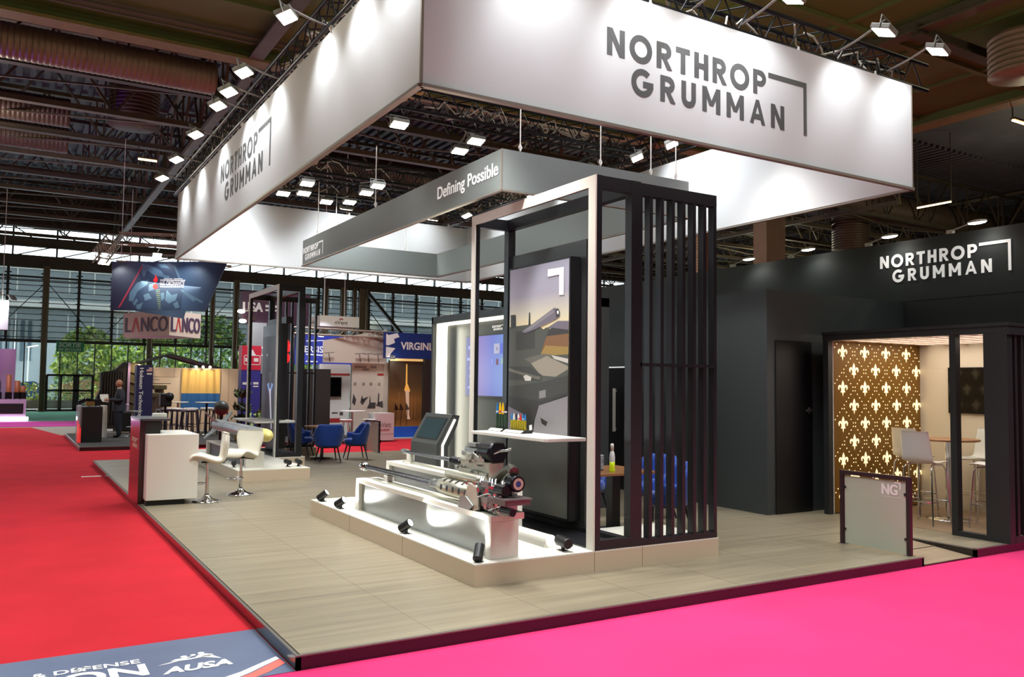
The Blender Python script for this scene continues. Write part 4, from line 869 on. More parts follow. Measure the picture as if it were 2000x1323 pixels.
# table and chairs behind the display frame
bt = thing('meeting_table', 'square wooden table with black legs behind the tall display frame', 'table', (6.32, 8.12, ZP))
MB().box(-.6, -.42, .72, .34, .42, .75).build('table_top', wood_t, bt, bevel=.004)
MB().box(-.06, -.06, .02, .06, .06, .72).box(-.3, -.28, 0, .3, .28, .02).build('pedestal', black_m, bt)
dup(c0, (6.95, 7.85, ZP), 2.7, 'blue velvet armchair pushed to the wooden table, seen through the frame opening'); dup(c0, (7.45, 8.75, ZP), PI+.15, 'blue velvet armchair beyond the wooden table, seen between the slats')
dup(c0, (6.8, 9.35, ZP), -PI/2-.1, 'blue velvet armchair at the far side of the wooden table')
tz = ZP+.75
bo = thing('spray_bottle', 'clear spray bottle of yellow green liquid on the wooden table', 'bottle', (6.1, 7.86, tz))
MB().lathe([(0, 0), (.035, 0), (.036, .02), (.03, .06), (.033, .115), (0, .115)], n=16).build('liquid', mat('green_liquid', (190, 210, 30), .1, emit=.15), bo)
MB().lathe([(.033, .116), (.034, .17), (.026, .22), (.014, .25), (0, .25)], n=16).build('bottle_top', mat('bottle_clear', (226, 228, 222), .15), bo)
MB().lathe([(0, .25), (.02, .25), (.021, .31), (.014, .33), (0, .33)], n=12).build('cap', white_m, bo)
mb = MB()
for k in range(4): mb.disc(Frame((-.034, 0, .14+.02*k), (0, -1, 0), Z_), .012*(-1)**k, 0, .006, n=8)
mb.build('print', black_m, bo)
for k in range(9):
    b = MB().lathe([(0, 0), (.05, 0), (.085, .018), (.088, .02), (.05, .006), (0, .006)], n=24)
    tag(b.build('plate', mat('porcelain', (208, 214, 226), .25), loc=(6.05, 8.09, tz+.02*k)), 'white plate in the stack on the wooden table behind the frame', 'plate', 'white plates stacked on the wooden table')

# ---- touch screen kiosk
kk = thing('kiosk', 'dark angled touch screen kiosk with a lit white edge line', 'kiosk', (5.8, 11.92, ZP))
kg = mat('kiosk_grey', (70, 74, 74), .4); led = mat('led_warm', (255, 236, 214), .4, emit=5)
prof = [(0, 0), (0, .80), (.27, 1.27), (.40, 1.25), (.36, 1.1), (.2, .75), (.2, 0)]
mb = MB(); A = [V((x, 0, z)) for x, z in prof]; B = [V((x, .98, z)) for x, z in prof]; n = len(A)
mb.add(A+B, [range(n), range(2*n-1, n-1, -1)]+[(i, n+i, n+(i+1) % n, (i+1) % n) for i in range(n)]); mb.build('housing', kg, kk, bevel=.006)
Fk = Frame((0, .98, .80), (0, -1, 0), (.27, 0, .47))
mb = MB(); mb.rect(Fk, .1, .07, .9, .47, .004); mb.build('bezel', black_m, kk); mb = MB(); mb.rect(Fk, .13, .09, .87, .45, .006); mb.build('screen', mat('screen_off', (58, 74, 78), .08), kk)
mb = MB(); mb.path([(.1, -.004, .03), (.1, -.004, .79), (.31, -.004, 1.19)], .018, 6); mb.build('light_strip', led, kk)

# ---- media wall with lit edges
mw = thing('media_wall', 'black media wall with lit left and top edges and a built in screen', 'partition', (7.0, 9.75, ZP))
D = 4.9; hh = 3.03
MB().box(.12, 0, 0, .5, D, hh-.0).build('wall_panel', cabin, mw); MB().box(-.02, D-.06, 0, .5, D, hh).box(-.02, 0, hh-.13, .5, D, hh).build('frame', black_m, mw)
lw = mat('led_panel', (255, 250, 226), .4, emit=2.6)
MB().box(.06, D-.40, .02, .13, D-.06, hh-.13).build('light_panel', lw, mw); MB().box(.03, 0, hh-.175, .13, D-.4, hh-.13).build('light_strip', lw, mw)
lamp('AREA', 'wall_wash', (6.98, 13.9, 1.6), 16, (255, 250, 226), (7.0, 12.5, 1.6), .15, 2.6)
sc = thing('wall_screen', 'wide blue lit screen on the black media wall', 'screen', (7.105, 13.41, 1.65))
F = side(-.025, 0, 0); MB().box(-.02, -1.62, -.02, .012, .02, 1.06).build('bezel', black_m, sc)
pg = grad_mat('screen_gradient', ((0, (70, 74, 140)), (.35, (112, 96, 160)), (.6, (84, 92, 168)), (1, (84, 118, 176))), 'Y', 0, -1.6, .2, .5)
icons = [mat('icon_%d' % i, c, .3, emit=.5) for i, c in enumerate(((150, 150, 176), (64, 78, 176), (90, 26, 50), (120, 150, 160), (48, 52, 120), (120, 130, 200)))]
mb = MB(); mb.rect(F, 0, 0, 1.6, 1.04); mb.mat(5).rect(F, 0, 0, .32, 1.04, .002)
for (c, x, y, w, h) in ((1, 1.02, .72, .19, .17), (2, 1.24, .72, .2, .17), (3, 1.1, .53, .07, .1), (4, 1.26, .54, .08, .1), (6, .94, .55, .05, .08), (6, 1.42, .55, .06, .08), (6, .06, .62, .1, .05), (6, .1, .82, .08, .06), (6, .14, .46, .05, .05), (6, .14, .32, .05, .04), (6, .1, .12, .08, .04), (1, 1.5, .04, .08, .03)):
    mb.mat(c).rect(F, x, y, x+w, y+h, .004)
mb.mat(3); text(mb, 'NG', F, .05, .05, 1.1, .78, .01, d=.006)
mb.build('display', [pg]+icons, sc)
mb = logo(side(0, 0, 0), 0, 0, .40, .006); tag(mb.build('wall_lettering', mat('logo_white', (235, 235, 232), .5, emit=.4), loc=(7.118, 12.52, 2.77)), 'small white company lettering above the blue screen', 'lettering')

# ---- glass barriers
wine = mat('barrier_frame', (52, 30, 36), .35); frost = glass_mat('frosted_glass', (190, 194, 176), .84, .5)
def barrier(label, loc, w, h, logo_right=True):
    t = thing('glass_barrier', label, 'barrier', loc); k = .045
    MB().box(-.02, 0, 0, .02, k, h).box(-.02, w-k, 0, .02, w, h).box(-.02, k, h-k, .02, w-k, h).build('frame', wine, t)
    p = MB().box(-.006, k+.012, .015, .006, w-k-.012, h-k-.015).build('glass_pane', frost, t)
    mb = MB()
    for y in (k, w-k-.03):
        for z in (.16, h-.2): mb.box(-.014, y, z, .014, y+.03, z+.025)
    mb.build('clamp', black_m, t); MB().box(-.05, -.01, 0, .05, k+.02, .012).box(-.05, w-k-.02, 0, .05, w+.01, .012).build('foot_plate', chrome, t)
    mb = MB(); s = .30*h/.83; F = side(-.0075, (w*.39 if logo_right else w*.92), h*.715)
    text(mb, 'NG', F, .185*s/.3, .115*s/.3, 0, .025, .02, bold=.04); mb.rect(F, .15*s/.3, .155*s/.3, .225*s/.3, .17*s/.3, .001); mb.rect(F, .21*s/.3, .09*s/.3, .225*s/.3, .155*s/.3, .001)
    text(mb, 'NORTHROP GRUMMAN', F, .225*s/.3, .012*s/.3, 0, 0, .0); mb.build('lettering', white_ink, p)
    return t
barrier('large frosted glass barrier with white lettering at the right platform end', (8.2, 5.47, ZP), .87, .83)
barrier('small narrow glass barrier at the far platform edge beside the blue chairs', (8.08, 19.88, ZP), .92, .80, False)

# ================================================================== CABIN AND BOOTH
cw = thing('sign_wall', 'long tall black wall with white company lettering behind the booth', 'wall', (12.145, -1, ZP)); cw['kind'] = 'structure'
MB().box(0, 0, 0, .12, 21, 4.11).build('wall_panel', cabin, cw)
logo(side(-.002, 9.585, 3.46), 0, 0, 2.085, .012).build('lettering', mat('sign_white2', (240, 240, 236), .5, emit=.35), cw)
MB().box(-.003, 0, 3.14, 0, 21, 3.146).build('panel_joint', black_m, cw)
cb = thing('storage_cabin', 'black storage cabin box with a dark door behind the slatted screen', 'cabin', (9.04, 8.18, ZP)); cb['kind'] = 'structure'
MB().box(0, 0, 0, 3.1, 8.2, 3.13).build('cabin_wall', cabin, cb)
dd = thing('door_2', 'dark cabin door with a long white bar handle seen through the display frame', 'door', (9.03, 11.3, ZP)); struct(dd)
MB().box(-.012, -.2, 0, 0, .98, 2.06).build('door_leaf', black_m, dd); MB().box(-.02, -.2, 2.065, 0, 1.2, 2.085).build('lit_gap', mat('logo_white', (0,)*3), dd)
MB().box(-.06, .2, .97, -.035, .255, 1.71).box(-.035, .21, 1.0, -.012, .24, 1.03).box(-.035, .21, 1.65, -.012, .24, 1.68).build('handle', white_m, dd)
d3 = thing('door_3', 'black cabin door beside the lit fleur panel', 'door', (9.2, 8.17, ZP)); struct(d3)
MB().box(.0, -.01, 0, .74, 0, 2.42).build('door_leaf', mat('door_black', (16, 16, 18), .4), d3); MB().box(.60, -.045, 1.42, .7, -.02, 1.45).box(.66, -.03, 1.38, .68, -.01, 1.48).build('handle', gun_steel, d3)
arm_m = mat('arm_white', (206, 202, 196), .4)
for k, (yf, yh, lab) in enumerate(((5.6, 5.0, 'nearest white arm lamp on top of the black sign wall'), (7.404, 6.9, 'white arm lamp above the letters on the sign wall'), (8.817, 8.3, 'third white arm lamp along the sign wall'), (10.433, 9.88, 'fourth white arm lamp along the sign wall'), (11.859, 11.25, 'farthest white arm lamp left of the concrete column'))):
    t = thing('arm_lamp', lab, 'lamp', (12.145, yf, 4.205), 0, 'arm lamps along the sign wall'); hx, hy, hz = -.25, yh-yf, .07
    MB().cbox((.02, 0, .03), (.08, .1, .06)).build('clamp', arm_m, t, bevel=.01); MB().tube((0, 0, .04), (hx, hy, hz), .011, 8).build('arm', arm_m, t)
    MB().ball((hx, hy-.06, hz), .1, 12, (.7, 1.5, .3)).build('head', arm_m, t); MB().ball((hx, hy-.06, hz-.012), .095, 12, (.66, 1.45, .26)).build('lens', mat('arm_lens', (255, 252, 244), .3, emit=9), t)
    lamp('SPOT', 'arm_beam', (12.145+hx, yh-.06, 4.2), 7, (255, 252, 244), (12.1, yh-.1, 2.5), spot=150, blend=.9, radius=.06)
# meeting booth
bx0, bx1, by0, by1, bz0, bz1 = 9.88, 12.02, 5.36, 7.92, ZP, 2.62
bth = thing('meeting_booth', 'small black framed meeting booth with a pale interior at the right', 'booth', (bx0, by0, ZP)); w_, d_, h_ = bx1-bx0, by1-by0, bz1-bz0
kb = mat('booth_black', (34, 36, 37), .45)
beige = mat('booth_beige', (196, 186, 168), .5); ceil_m = mat('booth_ceiling', (200, 184, 170), .5)
MB().box(.003, d_-.09, 0, .09, d_-.003, h_-.1).build('post', kb, bth); MB().box(.003, .62, .0, .1, .70, h_-.1).build('post', kb, bth); MB().box(.003, 0.003, 0, .11, .28, h_-.1).build('post', kb, bth); MB().box(.004, .28, 0, .1, .62, .06).build('sill', kb, bth)
MB().box(0, 0, h_-.1, .1, d_, h_).box(-.02, -.03, h_-.02, w_, d_, h_+.02).box(.002, -.02, h_-.12, w_, .05, h_-.003).build('header', kb, bth)
MB().box(.11, 0, 0, w_, .02, .08).build('front_sill', kb, bth)
for k in range(15): MB().box(.16+.135*k, .0, .08, .205+.135*k, .08, h_-.12).build('slat', kb, bth)
MB().box(w_-.02, 0, 0, w_, d_, h_-.02).build('back_wall', beige, bth); MB().box(.1, d_-.09, 0, .112, d_, h_-.1).box(.1, d_-.06, 0, w_, d_, .02).build('white_edge', white_m, bth)
mb = MB()
for k in range(8): mb.box(.1, .2+.3*k, h_-.1, w_, .26+.3*k, h_-.06)
for k in range(8): mb.box(.1+.27*k, .05, h_-.1, .13+.27*k, d_-.1, h_-.06)
mb.build('ceiling_grid', ceil_m, bth)
clo = mat('cloud_lamp', (255, 246, 234), .4, emit=3)
MB().box(.3, .2, h_-.05, w_-.1, d_-.2, h_-.045).build('light_panel', clo, bth)
lamp('AREA', 'booth_light', (11.0, 6.65, 2.50), 10, (255, 246, 232), (11, 6.65, 0), 1.7, 2.0)
MB().box(.1, .1, .001, w_, d_-.1, .004).build('booth_floor', wood_mat('booth_laminate', (132, 108, 84), .9, 14), bth)
# fleur de lis light panel
fp = thing('fleur_panel', 'gold panel with backlit fleur de lis cut outs inside the booth', 'light panel', (10.0, 7.83, .115))
MB().box(0, 0, 0, 2.0, .03, 2.44).build('panel_board', mat('gold_board', (124, 88, 26), .4, .2, var=.12, scale=3, stretch=(6, 1, .5)), fp)
F = front(0, -.003, 0); mb = MB(); dots = MB()
def fleur(cx, cy, s):
    mb.flat(F, [(cx+a*s, cy+b*s) for a, b in ((0, 1), (.2, .62), (.24, .36), (.12, .02), (0, -.02), (-.12, .02), (-.24, .36), (-.2, .62))])
    for k in (-1, 1):
        mb.flat(F, [(cx+k*a*s, cy+b*s) for a, b in ((.14, .02), (.28, .34), (.48, .48), (.74, .40), (.86, .16), (.78, -.08), (.6, -.12), (.66, .06), (.58, .2), (.44, .2), (.32, .06), (.22, -.1))])
        mb.flat(F, [(cx+k*a*s, cy+b*s) for a, b in ((.04, -.12), (.24, -.14), (.42, -.36), (.3, -.44), (.14, -.32), (.0, -.9), (0, -.2))])
    mb.rect(F, cx-.3*s, cy-.13*s, cx+.3*s, cy-.03*s)
for j in range(9):
    z = 2.24-.255*j; o = .19 if j % 2 == 0 else .435
    for i in range(4):
        x = o+.49*i; mb = MB(); fleur(x, z, .122); mb.build('fleur_cutout', mat('backlit_warm', (255, 226, 168), .5, emit=1.15), fp)
        for sx in (-1, 1):
            for q in range(5):
                f = (q+.5)/5; dots.disc(F, x+sx*.245*(1-f), z+.255*f+0, .0095, n=8) if 0 < x+sx*.245*(1-f) < 2 else None
        if j == 8:
            for sx in (-1, 1):
                for q in range(4): dots.disc(F, x+sx*.245*(1-(q+.5)/5), z-.255*(q+.5)/5+.05, .0095, n=8) if 0 < x+sx*.2 < 2 else None
mat('backlit_warm', (255, 226, 168), .5, emit=1.15); dots.build('dot_cutout', MATS['backlit_warm'], fp)
lamp('AREA', 'panel_glow', (11.0, 7.78, 1.4), 4, (255, 226, 170), (11, 6, 1.3), 1.9, 2.2)
tv = thing('television', 'black glossy television hung on the booth back wall', 'television', (11.96, 7.36, 1.505))
MB().box(0, -1.2, 0, .04, 0, .675).build('casing', black_m, tv, bevel=.004); mb = MB(); mb.rect(side(-.001, -.01, .01), 0, 0, 1.18, .655); mb.build('screen', mat('tv_glass', (5, 4, 5), .08, spec=.25), tv)
pedestal_table('bar_table', 'tall round bar table with a thin walnut top in the booth', (11.02, 6.8, ZP), .40, 1.09, wood_t, chrome, chrome, rb=.28)
shell_w = mat('white_shell', (228, 228, 226), .22, coat=.4); clear_sh = glass_mat('clear_shell', (232, 234, 232), .55, .08)
def shell_stool(loc, rz, label, m):
    t = thing('bar_chair', label, 'bar chair', loc, rz, None); P = []; F_ = []
    prof = [(.22, .80, .40), (.18, .815, .42), (.05, .80, .43), (-.1, .79, .43), (-.17, .81, .43), (-.2, .86, .42), (-.225, 1.0, .41), (-.255, 1.2, .38), (-.26, 1.21, .37)]
    for i, (x, z, w) in enumerate(prof):
        for s in (0, 1):
            for j in range(7):
                u = -1+j/3; bow = .035*u*u; dn = V((.0, 0, -.016)) if i < 4 else V((-.016, 0, 0))
                P.append(V((x+(bow if i > 4 else 0), u*w/2, z+(bow*.5 if i <= 4 else 0)))+dn*s)
    n = len(prof)
    for i in range(n-1):
        for s in (0, 1):
            for j in range(6): q = [i*14+s*7+j, i*14+s*7+j+1, (i+1)*14+s*7+j+1, (i+1)*14+s*7+j]; F_.append(q[::-1] if s else q)
        for j in (0, 6): q = [i*14+j, i*14+7+j, (i+1)*14+7+j, (i+1)*14+j]; F_.append(q if j else q[::-1])
    for i in (0, n-1):
        for j in range(6): F_.append([i*14+j, i*14+7+j, i*14+8+j, i*14+j+1])
    MB().add(P, F_, True).build('seat_shell', m, t, sub=1)
    for a in (-1, 1):
        for b in (-1, 1): MB().path([(.0, .12*b, .775), (.13*a, .17*b, .77), (.165*a, .185*b, .72), (.215*a, .225*b, .0)], .011, 8).build('leg', chrome, t)
    mb = MB(); k = [(.195, -.208, .30), (.195, .208, .30), (-.195, .208, .30), (-.195, -.208, .30)]; mb.path(k, .009, 6, True); mb.build('foot_ring', chrome, t)
    return t
b0 = shell_stool((10.42, 6.75, ZP), .05, 'white shell bar chair nearest the fleur panel, back towards us', shell_w)
shell_stool((11.08, 7.34, ZP), .0, 'white shell bar chair half hidden behind the nearest bar chair', shell_w)
shell_stool((11.72, 6.82, ZP), 2.9, 'clear plastic shell bar chair beyond the bar table', clear_sh)
dup(b0, (10.85, 6.12, ZP), 1.9, 'white bar chair cut by the black booth post at right')
# ================================================================== NEIGHBOURING STANDS
carpet_k = mat('dark_carpet', (58, 56, 54), .95, var=.1)
np_ = thing('exhibit_platform', 'dark carpeted platform of the neighbouring stand with the standing man', 'platform', (1.67, 24.4, 0)); np_['kind'] = 'structure'
MB().box(0, 0, 0, 8.3, 6.4, ZP-.005).build('platform_edge', mat('edge_dark', (52, 30, 36), .3), np_); MB().box(.03, .03, ZP-.005, 8.3, 6.4, ZP).build('carpet', carpet_k, np_); MB().box(-.01, -.01, ZP-.006, .03, 6.4, ZP+.004).box(0, -.01, ZP-.006, 8.3, .03, ZP+.004).build('edge_trim', alu, np_)
bk = thing('exhibit_counter', 'black counter with red stripes and a clear end panel beside the man', 'counter', (1.72, 26.2, ZP))
MB().box(.1, 0, 0, .62, .7, .99).build('counter_body', black_m, bk); MB().box(0, .02, 0, .1, .7, 1.02).build('clear_end', glass_mat('acrylic', (220, 220, 230), .35), bk)
mb = MB()
for k in range(3): mb.box(.0+.035*k, -.004, 0, .016+.035*k, .0, .62-.1*k)
mb.build('red_stripe', mat('neon_red', (240, 40, 30), .4, emit=.8), bk)
tag(MB().box(2.44, 28.3, ZP, 2.66, 28.9, 1.06).build('exhibit_counter', white_m), 'narrow white counter between the black counter and the man', 'counter')
mg = thing('machine_gun', 'dark machine gun on a mount lying across the black counter', 'gun', (2.02, 26.5, ZP+.99))
MB().bar((-.1, 0, .2), (.32, .1, .12), .05, .09).tube((.3, .1, .13), (.5, .13, .10), .015, 8).cbox((.15, .03, .13), (.3, .07, .16)).bar((-.1, 0, .2), (-.28, 0, .1), .04, .1).build('gun_body', gun_dark, mg); MB().bar((.1, .03, .1), (0, .1, 0), .025).bar((.15, .03, .1), (.3, .1, 0), .025).bar((.15, 0, .1), (.15, -.1, 0), .025).build('mount', gun_dark, mg)
MB().cbox((.02, .02, .08), (.22, .14, .13)).build('brass_box', mat('brass_box', (150, 116, 60), .4, .4), mg)
# the man
def person():
    t = thing('person', 'bald person in a dark suit standing at the black counter reading white papers', 'person', (2.95, 28.2, ZP))
    # faces local -X, figure 1.73 m
    J = {'pel': (0, 0, .95, .19), 'wai': (.0, 0, 1.10, .185), 'che': (.03, 0, 1.30, .205), 'nck0': (.03, 0, 1.47, .09), 'nck': (.01, 0, 1.54, .07),
         'shL': (.04, -.19, 1.40, .10), 'elL': (.07, -.29, 1.13, .078), 'wrL': (-.27, -.13, 1.15, .042), 'shR': (.04, .19, 1.40, .10), 'elR': (.07, .29, 1.13, .078), 'wrR': (-.27, .12, 1.15, .042),
         'hpL': (0, -.1, .88, .15), 'knL': (-.02, -.12, .50, .115), 'anL': (.03, -.13, .09, .085), 'toL': (-.14, -.13, .04, .045), 'hpR': (.0, .1, .88, .15), 'knR': (.0, .13, .50, .115), 'anR': (.06, .15, .09, .085), 'toR': (-.1, .16, .04, .045)}
    E_ = [('pel', 'wai'), ('wai', 'che'), ('che', 'nck0'), ('nck0', 'nck'), ('che', 'shL'), ('shL', 'elL'), ('elL', 'wrL'), ('che', 'shR'), ('shR', 'elR'), ('elR', 'wrR'), ('pel', 'hpL'), ('hpL', 'knL'), ('knL', 'anL'), ('anL', 'toL'), ('pel', 'hpR'), ('hpR', 'knR'), ('knR', 'anR'), ('anR', 'toR')]
    def skin(J, E_, root, sub=2):
        ks = list(J); me = bpy.data.meshes.new('sk'); me.from_pydata([J[k][:3] for k in ks], [(ks.index(a), ks.index(b)) for a, b in E_], [])
        o = bpy.data.objects.new('sk', me); COL.objects.link(o); o.modifiers.new('s', 'SKIN'); m2 = o.modifiers.new('b', 'SUBSURF'); m2.levels = sub
        for k, sv in zip(ks, me.skin_vertices[0].data): sv.radius = (J[k][3], J[k][3]*(.82 if k in ('che', 'wai', 'pel') else 1)); sv.use_root = (k == root)
        dg = bpy.context.evaluated_depsgraph_get(); dg.update(); r = bpy.data.meshes.new_from_object(o.evaluated_get(dg))
        out = ([v.co.copy() for v in r.vertices], [list(p.vertices) for p in r.polygons]); bpy.data.objects.remove(o); bpy.data.meshes.remove(r); return out
    mb = MB(); v, f = skin(J, E_, 'pel')
    for q in f:
        c = sum((v[i] for i in q), V())/len(q)
        s = 1 if c.z > 1.485 else (2 if c.z < .11 else (3 if c.z < .9 and abs(c.x) < .3 else 0))
        mb.f.append(q); mb.m.append(s); mb.s.append(True)
    mb.v += [tuple(p) for p in v]
    # head with brow, nose, chin and ears
    P = []; n = 18; m = 12
    for i in range(m+1):
        a = PI*i/m
        for k in range(n):
            b = 2*PI*k/n; x, y, z = math.sin(a)*math.cos(b), math.sin(a)*math.sin(b), math.cos(a)
            fx = -x
            rx = .098 if x > 0 else .092; X = x*rx; Yq = y*.076; Zq = z*.118
            if z < 0: Yq *= 1-.25*-z; X *= (1-.2*-z if x > 0 else 1)
            if fx > .85 and abs(y) < .3: X -= .022*max(0, 1-abs(z+.15)/.3)+.008*max(0, 1-abs(z+.75)/.25); 
            if fx > .7 and .2 < abs(y) < .6 and .0 < z < .25: X += .008
            P.append((X-.005, Yq, Zq+1.645))
    mb.mat(1).add(P, [(i*n+k, (i+1)*n+k, (i+1)*n+(k+1) % n, i*n+(k+1) % n) for i in range(m) for k in range(n)], True)
    for s in (-1, 1): mb.ball((.012, .078*s, 1.64), .032, 8, (.6, .3, 1)); mb.ball((-.087, .032*s, 1.66), .009, 6)
    # hands: palm and five fingers round the paper
    for s, w in ((-1, V((-.27, -.13, 1.15))), (1, V((-.27, .12, 1.15)))):
        mb.ball(w+V((-.055, 0, .0)), .045, 10, (1.1, .45, .8))
        for k in range(4):
            a = w+V((-.085, -s*.01, .03-.02*k)); L = (.032, .036, .034, .026)[k]
            mb.path([a, a+V((-L, -s*.012, -.004)), a+V((-L*1.5, -s*.035, -.006)), a+V((-L*1.2, -s*.05, -.008))], [.0095, .009, .008, .007], 6)
        a = w+V((-.045, -s*.02, .03)); mb.path([a, a+V((-.025, -s*.02, .022)), a+V((-.05, -s*.03, .026))], [.011, .01, .008], 6)
    suit = mat('suit_charcoal', (50, 54, 64), .8, var=.1, scale=12); skin_m = mat('skin', (206, 146, 116), .5)
    mb.build('body', [suit, skin_m, mat('shoe_black', (22, 20, 20), .3), mat('trouser_dark', (34, 38, 48), .8)], t)
    MB().lathe([(.066, 1.47), (.07, 1.50), (.064, 1.525)], (.012, 0, 0), 16).build('collar', white_m, t)
    b = MB().lathe([(.245, .80), (.24, .9), (.225, 1.02)], (.01, 0, 0), 20); b.v = [(x*.82+.01, y, z) for x, y, z in b.v]; b.build('jacket_hem', suit, t)
    return t
person()
pp = MB().cbox((0, 0, 0), (.22, .3, .004), Matrix.Rotation(.9, 3, 'X')).cbox((-.005, .004, .004), (.22, .3, .003), Matrix.Rotation(.9, 3, 'X') @ Matrix.Rotation(.06, 3, 'Z'))
tag(pp.build('paper_sheets', white_m, loc=(2.55, 28.19, 1.285)), 'white papers held by the standing person', 'paper')
def round_stool(loc, label, h, seatm, r=.18, group=None):
    t = thing('stool', label, 'stool', loc, 0, group); MB().lathe([(0, h-.07), (r*.85, h-.07), (r, h-.03), (r*.95, h), (0, h)], n=20).build('seat', seatm, t)
    MB().tube((0, 0, .02), (0, 0, h-.07), .022, 10).build('column', chrome, t); MB().lathe([(0, 0), (.2, 0), (.2, .01), (.03, .04), (0, .04)], n=20).build('base_plate', chrome, t)
    MB().path([(.16*math.cos(a*PI/4), .16*math.sin(a*PI/4), .3) for a in range(8)], .009, 5, True).build('foot_ring', chrome, t); return t
grey_seat = mat('grey_seat', (150, 148, 150), .5)
round_stool((3.39, 28.57, ZP), 'grey topped chrome bar stool right behind the standing person', .80, grey_seat)
ch = thing('trolley_case', 'black trolley case standing behind the grey bar stool', 'case', (3.35, 30.2, ZP)); MB().box(-.2, 0, .06, .28, .3, .72).build('case_body', black_m, ch, bevel=.04); MB().path([(-.1, .15, .7), (-.1, .15, .95), (.15, .15, .95), (.15, .15, .7)], .012, 6).build('pull_handle', chrome, ch); MB().tube((-.15, .05, .04), (-.15, .25, .04), .04, 10).tube((.22, .05, .04), (.22, .25, .04), .04, 10).build('wheel', black_m, ch)
# black draped shelter and lilac pole
dp = thing('draped_shelter', 'black cloth draped shelter with a lilac upright behind the person', 'shelter', (2.75, 33.2, 0)); cloth_k = mat('black_cloth', (34, 32, 32), .85); camo = mat('olive_cloth', (86, 80, 56), .8, var=.15)
mb = MB(); F = front(0, 0, 0); pts = [(0, .1), (1.0, .1), (1.0, 2.45), (.86, 2.5), (.55, 2.2), (.12, 2.1), (.12, 1.5), (0, 1.2)]; mb.prism(F, pts, -.5, 0)
for k in range(9): mb.path([(.1+.1*k, -.02, .3), (.14+.09*k, -.05, 1.2), (.16+.085*k, -.03, 1.9), (.2+.08*k, -.01, 2.15)], .035, 6)
mb.build('black_cloth', cloth_k, dp); mb = MB(); mb.prism(F, [(1.06, .4), (1.7, .8), (1.7, 2.35), (1.06, 2.5)], -.4, 0); 
for k in range(5): mb.path([(1.08, -.02, .7+.36*k), (1.4, -.05, .6+.36*k), (1.7, -.02, .75+.36*k)], .03, 6)
mb.build('olive_cloth', camo, dp); MB().box(.98, -.06, .1, 1.06, .02, 2.48).build('upright', mat('lilac_paint', (176, 150, 196), .5), dp)
# lettered column and booth walls behind
wallb = mat('booth_wall', (206, 186, 164), .6, var=.04, scale=.5)
navy_k = mat('navy_banner', (40, 38, 86), .5)
hc = thing('sign_column', 'navy blue square column with white vertical lettering and a small flag', 'sign', (3.73, 30.75, 0)); MB().box(0, 0, 0, .52, .5, 2.36).build('column_body', navy_k, hc)
F = front(0, -.003, 0); mb = MB(); text(mb, 'Holosun Technologies Inc.', F, 2.25, .16, .06, 2.26, .012, turn=True, bold=.03); mb.build('lettering', white_ink, hc)
mb = MB(); mb.rect(F, .31, 2.14, .49, 2.28); mb.mat(1)
for k in range(4): mb.rect(F, .31, 2.14+.036*k, .49, 2.158+.036*k, .001)
mb.mat(2).rect(F, .31, 2.21, .38, 2.28, .002); mb.mat(0); mb.rect(F, .32, 2.04, .48, 2.09); mb.build('flag_print', [white_ink, mat('flag_red', (190, 60, 60), .5), mat('flag_blue', (60, 60, 110), .5)], hc)
lamp('AREA', 'beige_wall_fill', (5.2, 30.2, 5.2), 130, (255, 244, 228), (5.4, 31.5, 0), 3, 2)  # unseen area light added to brighten the beige wall
bw = thing('exhibit_wall', 'beige panel wall of the stand behind with product posters', 'partition', (3.05, 33.5, 0))
MB().box(.3, 0, 0, 9.2, .06, 2.33).build('wall_panel', wallb, bw); mb = MB()
for k in range(9): mb.box(.3+1*k, -.003, 0, .312+1*k, 0, 2.33)
mb.box(1.5, -.003, 1.98, 2.4, 0, 1.99); mb.build('panel_joint', mat('joint_grey', (120, 106, 92), .6), bw)
F = front(0, -.004, 0); mb = MB(); mb.rect(F, 1.45, .5, 2.5, 1.95); mb.mat(1); text(mb, 'THOR', F, .46, .13, 1.52, 1.42, .01); mb.rect(F, 1.52, 1.72, 2.2, 1.745, .001); mb.rect(F, 1.52, 1.86, 1.8, 1.875, .001)
mb.mat(2).rect(F, .42, .4, 1.35, 2.1, 0); mb.mat(3).flat(F, [(.5, .5), (1.2, .5), (1.1, 1.9), (.9, 1.2)], .001); mb.build('poster', [mat('poster_beige', (214, 198, 178), .6), mat('poster_ink', (70, 62, 58), .6), mat('poster_navy', (58, 44, 84), .5), mat('poster_lilac', (120, 100, 150), .5)], bw)
lamp('SPOT', 'wall_spot', (4.1, 32.8, 2.45), 18, (255, 220, 170), (4.1, 33.5, 1.6), spot=120, radius=.05); lamp('SPOT', 'wall_spot', (6.32, 32.6, 2.5), 40, (255, 234, 204), (6.32, 33.5, 1.6), spot=110, radius=.05)
for k, (x, lab) in enumerate(((4.1, 'warm clip spot on the beige wall above the navy column'), (6.07, 'left of three clip spots above the yellow and blue cloth'), (6.32, 'middle of three clip spots above the yellow and blue cloth'), (6.57, 'right of three clip spots above the yellow and blue cloth'))):
    t = thing('clip_spot', lab, 'spotlight', (x, 33.46, 2.34)); MB().bar((0, 0, 0), (0, -.3, .06), .02).build('arm', black_m, t); MB().ball((0, -.32, .03), .05, 10).build('lens', mat('warm_lens', (255, 220, 170), .3, emit=12), t)
fl = thing('draped_cloth', 'draped cloth, yellow above and blue below, hung on the beige wall', 'cloth', (5.62, 33.565, .75)); P = []; NX, NZ = 48, 20; mbA = MB()
for j in range(NZ+1):
    for i in range(NX+1):
        u, w = i/NX, j/NZ; sag = .10*math.sin(PI*u)*w; amp = .03+.05*w; P.append((1.40*u, -.07-amp*(math.sin(u*34+2.0*math.cos(PI*u)*(1-w))*.5+.5), 1.56*w-sag*.6*(w > .5)))
